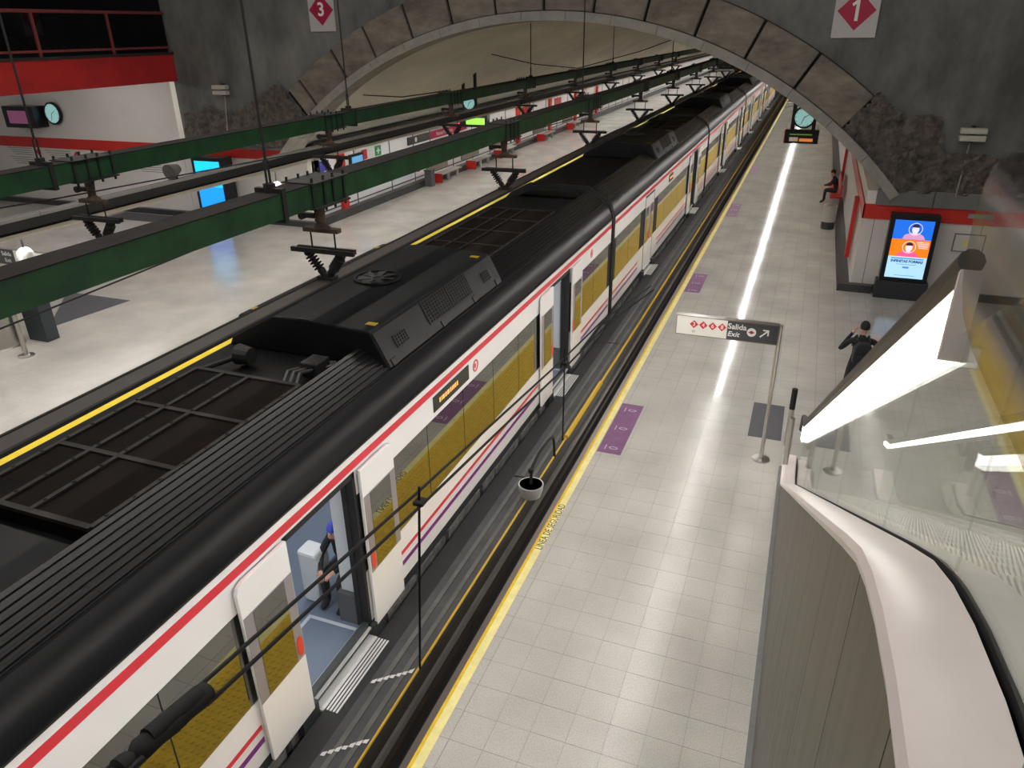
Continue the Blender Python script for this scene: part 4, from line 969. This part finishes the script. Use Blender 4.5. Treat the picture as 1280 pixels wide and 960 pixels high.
# handrail, light strip
hp = [(GX-.02, y, zd(y)+1.13) for y in (2.77, 4, 6, 8, 10, 11.15)] + [(GX-.02, 11.7, zd(11.7)+1.06), (GX-.02, 12.0, zd(12)+.92), (GX-.02, 12.15, zd(12.1)+.6)]
obj('handrail', MB().tube(hp, .042, 10), mat('handrail_rubber', (.035, .030, .027), .45), esc, True)
obj('handrail_profile', ribbon(GX-.05, GX+.02, 1.03, 1.09, 2.77, 11.5), mat('rail_bronze', (.10, .085, .065), .4, .5), esc)
obj('handrail_light', ribbon(GX-.045, GX-.015, .78, 1.03, 2.77, 11.4), M_led, esc)
obj('light_end_cap', ribbon(GX-.05, GX+.02, .77, 1.09, 2.74, 2.77), M_deck, esc)
# inner side: skirts, steps, far balustrade
X2 = GX+1.21
obj('inner_deck', ribbon(GX+.02, GX+.16, -.05, -.02, -1.6, 12.2, .12), mat('satin_alu', (.62, .60, .56), .35, .2), esc)
obj('inner_skirt', ribbon(GX+.15, GX+.17, -.35, -.02, -1.6, 12.2, .12), mat('satin_alu', (0, 0, 0)), esc)
obj('inner_deck', ribbon(X2-.16, X2-.02, -.05, -.02, -1.6, 12.2, .12), mat('satin_alu', (.62, .60, .56), .35, .2), esc)
obj('inner_skirt', ribbon(X2-.17, X2-.15, -.35, -.02, -1.6, 12.2, .12), mat('satin_alu', (0, 0, 0)), esc)
y = 1.5
M_step = mat('step_grooved_alu', (.40, .385, .355), .4, .15)
for i in range(24):
    y0_, y1_ = 1.7+.4*i, 2.1+.4*i; z = zd((y0_+y1_)/2)-.16
    if y1_ > 11.4: break
    s_o = obj('step', B(GX+.17, X2-.17, y0_, y1_, z-.22, z), M_step, esc)
    gr = MB()
    for k in range(44):
        x = GX+.175+.0205*k
        if x < X2-.19: gr.box(x, x+.010, y0_+.005, y1_, z, z+.012)
    q = obj('tread_grooves', gr, mat('satin_alu', (.62, .60, .56), .35, .2), s_o); q['kind'] = 'stuff'
obj('landing_plate', B(GX+.17, X2-.17, -1.6, 1.7, 5.53, 5.58), M_step, esc)
obj('landing_plate', B(GX+.17, X2-.17, 11.3, 13.2, .0, .02), M_step, esc)
for a, b in zip(ge_, ge_[1:]): obj('glass_panel', ribbon(X2-.006, X2+.006, -.02, .86, a+.006, b-.006, .25), M_glass, esc)
obj('handrail', ribbon(X2-.04, X2+.04, .99, 1.06, -1.6, 11.5), mat('handrail_rubber', (0, 0, 0)), esc)
obj('handrail_light', ribbon(X2-.06, X2-.03, .90, .965, 1.2, 11.4), M_led2, esc)
obj('deck', ribbon(X2+.02, X2+.30, -.06, 0, -1.6, 12.3), M_deck, esc)
obj('cladding_panel', MB().prism([(-1.6, .02), (12.0, .02), (12.0, .1)] + [(y, z-.06) for y, z in DP[-3::-1]], 'x', X2+.28, X2+.30), M_clad, esc)
# lower end posts
obj('newel_post', MB().tube([(EX+.03, 11.95, .1), (EX+.03, 11.95, 1.05)], .045, 12), M_steel, esc, True)
bl = thing('bollard', (EX+.02, 12.9, 0), 'slim steel bollard with black top at the foot of the escalator', 'bollard')
obj('post', MB().tube([(EX+.02, 12.9, 0), (EX+.02, 12.9, .75)], .045, 12), M_steel, bl, True); obj('cap', MB().tube([(EX+.02, 12.9, .75), (EX+.02, 12.9, 1.15)], .05, 12), M_blackm, bl, True)
# rounded glass screen at the top landing, nearer than the handrail
gp = thing('glass_screen', (.46, 2.2, 5.75), 'rounded grey glass screen at the right edge of the picture', 'glass screen')
out = [(1.5, 6.25), (2.03, 6.25), (2.227, 6.276), (2.33, 6.33), (2.385, 6.41), (2.40, 6.50), (2.393, 6.58), (2.326, 6.665), (2.214, 6.711), (2.05, 6.73), (-.6, 6.73), (-.6, 6.25)]
obj('pane', MB().prism(out, 'x', .455, .465), M_glass3, gp)
for y in (-.3, 1.0): obj('pane_post', MB().tube([(.46, y, 5.75), (.46, y, 6.5)], .02, 8), M_alu, gp)

# ================================================================== PEOPLE
def human(loc, th, J, label, coat, pants, hairm, cap=None):
    """J: joints in body space (x right, y forward, z up). One continuous skinned body."""
    rot = Matrix.Rotation(th, 4, 'Z'); off = Vector(loc)
    V = []; E_ = []; RR = []; KIND = []
    def add(p, r, k, link=None):
        V.append(Vector(p)); RR.append(r); KIND.append(k)
        if link is not None: E_.append((link, len(V)-1))
        return len(V)-1
    pel = add(J['pelvis'], (.15, .12), 'p'); p0 = Vector(J['pelvis']); ch = Vector(J['chest'])
    wst = add(p0.lerp(ch, .5), (.145, .105), 'c', pel); chi = add(ch, (.165, .12), 'c', wst)
    nk = add(J['neck'], (.06, .06), 'c', chi); hd = Vector(J['head'])
    n2_ = add(Vector(J['neck']).lerp(hd, .45), (.055, .058), 's', nk)
    h1 = add(hd-Vector((0, 0, .03)), (.078, .092), 's', n2_); h2 = add(hd+Vector((0, -.005, .06)), (.075, .09), 's', h1); add(hd+Vector((0, -.01, .11)), (.045, .055), 's', h2)
    for s, sd in ((-1, 'L'), (1, 'R')):
        sh = add(J['shoulder'+sd], (.07, .07), 'c', chi); el = add(J['elbow'+sd], (.05, .05), 'c', sh); wr_ = add(J['wrist'+sd], (.032, .03), 'c', el)
        d = (Vector(J['wrist'+sd])-Vector(J['elbow'+sd])).normalized(); pm = add(Vector(J['wrist'+sd])+d*.06, (.038, .02), 's', wr_)
        side = d.cross(Vector((0, 0, 1)))
        side = side.normalized() if side.length > .1 else Vector((1, 0, 0)); nn = d.cross(side)
        for k, (o_, l) in enumerate(((-.03, .06), (-.01, .075), (.01, .072), (.03, .055))):
            b1 = add(V[pm]+d*.045+side*o_, (.010, .010), 's', pm); b2_ = add(V[b1]+d*l*.5+nn*.01, (.009, .009), 's', b1); add(V[b2_]+d*l*.4+nn*.03, (.007, .007), 's', b2_)
        t1_ = add(V[pm]-d*.02+side*.045, (.011, .011), 's', pm); add(V[t1_]+d*.04+side*.012, (.009, .009), 's', t1_)
        hp_ = add(J['hip'+sd], (.10, .10), 'p', pel); kn = add(J['knee'+sd], (.065, .07), 'p', hp_); cf = add(Vector(J['knee'+sd]).lerp(Vector(J['ankle'+sd]), .35), (.06, .065), 'p', kn)
        an = add(J['ankle'+sd], (.042, .045), 'p', cf); f1 = add(J['toe'+sd], (.045, .03), 'b', an)
    me = bpy.data.meshes.new('body'); me.from_pydata([tuple(v) for v in V], E_, [])
    o = bpy.data.objects.new('body', me); COL.objects.link(o)
    sk = o.modifiers.new('skin', 'SKIN'); sk.use_smooth_shade = True; ss_ = o.modifiers.new('sub', 'SUBSURF'); ss_.levels = 1; ss_.render_levels = 1
    for i, rr in enumerate(RR): me.skin_vertices[0].data[i].radius = rr
    me.skin_vertices[0].data[0].use_root = True
    bpy.context.view_layer.update()
    m2 = bpy.data.meshes.new_from_object(o.evaluated_get(bpy.context.evaluated_depsgraph_get()))
    bpy.data.objects.remove(o); bpy.data.meshes.remove(me)
    mb = MB(); idx = {'c': 0, 'p': 1, 's': 2, 'b': 3}
    mb.v = [tuple(rot @ v.co + off) for v in m2.vertices]
    for p in m2.polygons:
        c = Vector((0, 0, 0))
        for i in p.vertices: c += m2.vertices[i].co
        c /= len(p.vertices); best = 'c'; bd_ = 9
        for a, b in E_:
            A, Bv = V[a], V[b]; t = max(0, min(1, (c-A).dot(Bv-A)/max(1e-9, (Bv-A).length_squared))); dd = (A.lerp(Bv, t)-c).length - (RR[a][0]*(1-t)+RR[b][0]*t)
            if dd < bd_: bd_ = dd; best = KIND[b] if t > .35 or KIND[a] == KIND[b] else KIND[a]
        mb.f.append(tuple(p.vertices)); mb.mi.append(idx[best])
    bpy.data.meshes.remove(m2)
    per = thing('person', loc, label, 'person')
    obj('body', mb, [coat, pants, M_skin, M_blackm], per, True)
    def tf(m_): m_.v = [tuple(rot @ Vector(v) + off) for v in m_.v]; return m_
    hr = MB(); c = hd+Vector((0, -.018, .045)); nseg = 16
    # hair shell: upper and back part of the head
    rows = 8
    for i in range(rows+1):
        t = math.pi*.62*i/rows
        for j in range(nseg):
            a = 2*math.pi*j/nseg; fwd = max(0, math.sin(a)); rr = .098*math.sin(t)
            z = .118*math.cos(t); z = z if z > 0 else z*(1-.9*fwd)
            hr.v.append((c.x+rr*math.cos(a)*.92, c.y+rr*math.sin(a)*1.08, c.z+z))
    for i in range(rows):
        for j in range(nseg): hr.f.append((i*nseg+j, (i+1)*nseg+j, (i+1)*nseg+(j+1) % nseg, i*nseg+(j+1) % nseg)); hr.mi.append(0)
    obj('hair' if cap is None else 'cap', tf(hr), hairm if cap is None else cap, per, True)
    fe = MB()
    for s in (-1, 1): fe.ellipsoid(hd+Vector((s*.032, .088, .035)), (.012, .008, .008), 8, 5)
    obj('eyes', tf(fe), M_blackp, per, True)['kind'] = 'stuff'
    fe = MB().ellipsoid(hd+Vector((0, .098, .0)), (.013, .018, .024), 8, 5); obj('nose', tf(fe), M_skin, per, True)
    fe = MB().ellipsoid(hd+Vector((0, .088, -.04)), (.024, .008, .007), 8, 5); obj('mouth', tf(fe), mat('lips', (.35, .13, .12), .5), per, True)
    for s in (-1, 1):
        fe = MB().ellipsoid(hd+Vector((s*.083, -.005, .02)), (.012, .022, .034), 8, 5); obj('ear', tf(fe), M_skin, per, True)
    return per, tf
stand = dict(pelvis=(0, 0, .95), chest=(0, .0, 1.32), neck=(0, .01, 1.50), head=(.02, .05, 1.66),
    shoulderL=(-.19, 0, 1.43), elbowL=(-.36, .10, 1.17), wristL=(-.17, .18, 1.48), shoulderR=(.19, 0, 1.43), elbowR=(.40, .10, 1.24), wristR=(.22, .32, 1.30),
    hipL=(-.10, 0, .90), kneeL=(-.13, .03, .50), ankleL=(-.16, -.04, .09), toeL=(-.18, .12, .04), hipR=(.10, 0, .90), kneeR=(.12, .04, .50), ankleR=(.12, .0, .09), toeR=(.14, .16, .04))
p1, tf1 = human((1.48, 15.0, 0), R(8), stand, 'person in a black jacket and cap raising a hand to the face, behind the handrail', M_coat, M_pant, M_hair, M_hair)
bp_ = thing('backpack', (1.48, 14.82, .95), 'black backpack worn by the person behind the handrail', 'backpack')
obj('bag', tf1(MB().prism([(-.15, 1.02), (.15, 1.02), (.17, 1.12), (.16, 1.36), (.10, 1.46), (-.10, 1.46), (-.16, 1.36), (-.17, 1.12)], 'y', -.30, -.125)), mat('bag_black', (.02, .021, .026), .6), bp_, bevel=.03)
obj('pocket', tf1(MB().prism([(-.11, 1.05), (.11, 1.05), (.11, 1.22), (-.11, 1.22)], 'y', -.34, -.30)), mat('bag_black', (0, 0, 0)), bp_, bevel=.02)
for s in (-.11, .11): obj('strap', tf1(MB().tube([(s, -.15, 1.45), (s, -.02, 1.53), (s*1.05, .115, 1.42), (s*1.1, .135, 1.25)], .022, 6)), mat('bag_black', (0, 0, 0)), bp_)
sit = dict(pelvis=(0, 0, .58), chest=(0, .12, .95), neck=(0, .20, 1.12), head=(0, .27, 1.27),
    shoulderL=(-.19, .13, 1.05), elbowL=(-.26, .30, .82), wristL=(-.14, .52, .78), shoulderR=(.19, .13, 1.05), elbowR=(.27, .28, .82), wristR=(.14, .50, .72),
    hipL=(-.10, .05, .56), kneeL=(-.14, .46, .55), ankleL=(-.14, .48, .09), toeL=(-.15, .63, .04), hipR=(.10, .05, .56), kneeR=(.14, .46, .55), ankleR=(.14, .44, .09), toeR=(.16, .60, .04))
human((1.32, 35.3, 0), R(90), sit, 'person in dark clothes sitting bent forward on the red bench in the right tunnel', M_coat, M_pant, M_hair)
sit2 = {k: (v[0]*.88, v[1]*.88, v[2]*.88) for k, v in sit.items()}
human((-5.0, 6.64, .1), R(180), sit2, 'person in dark clothes with a blue cap seated inside the train doorway', M_coat, M_pant, M_hair, mat('cap_blue', (.05, .08, .55), .6))
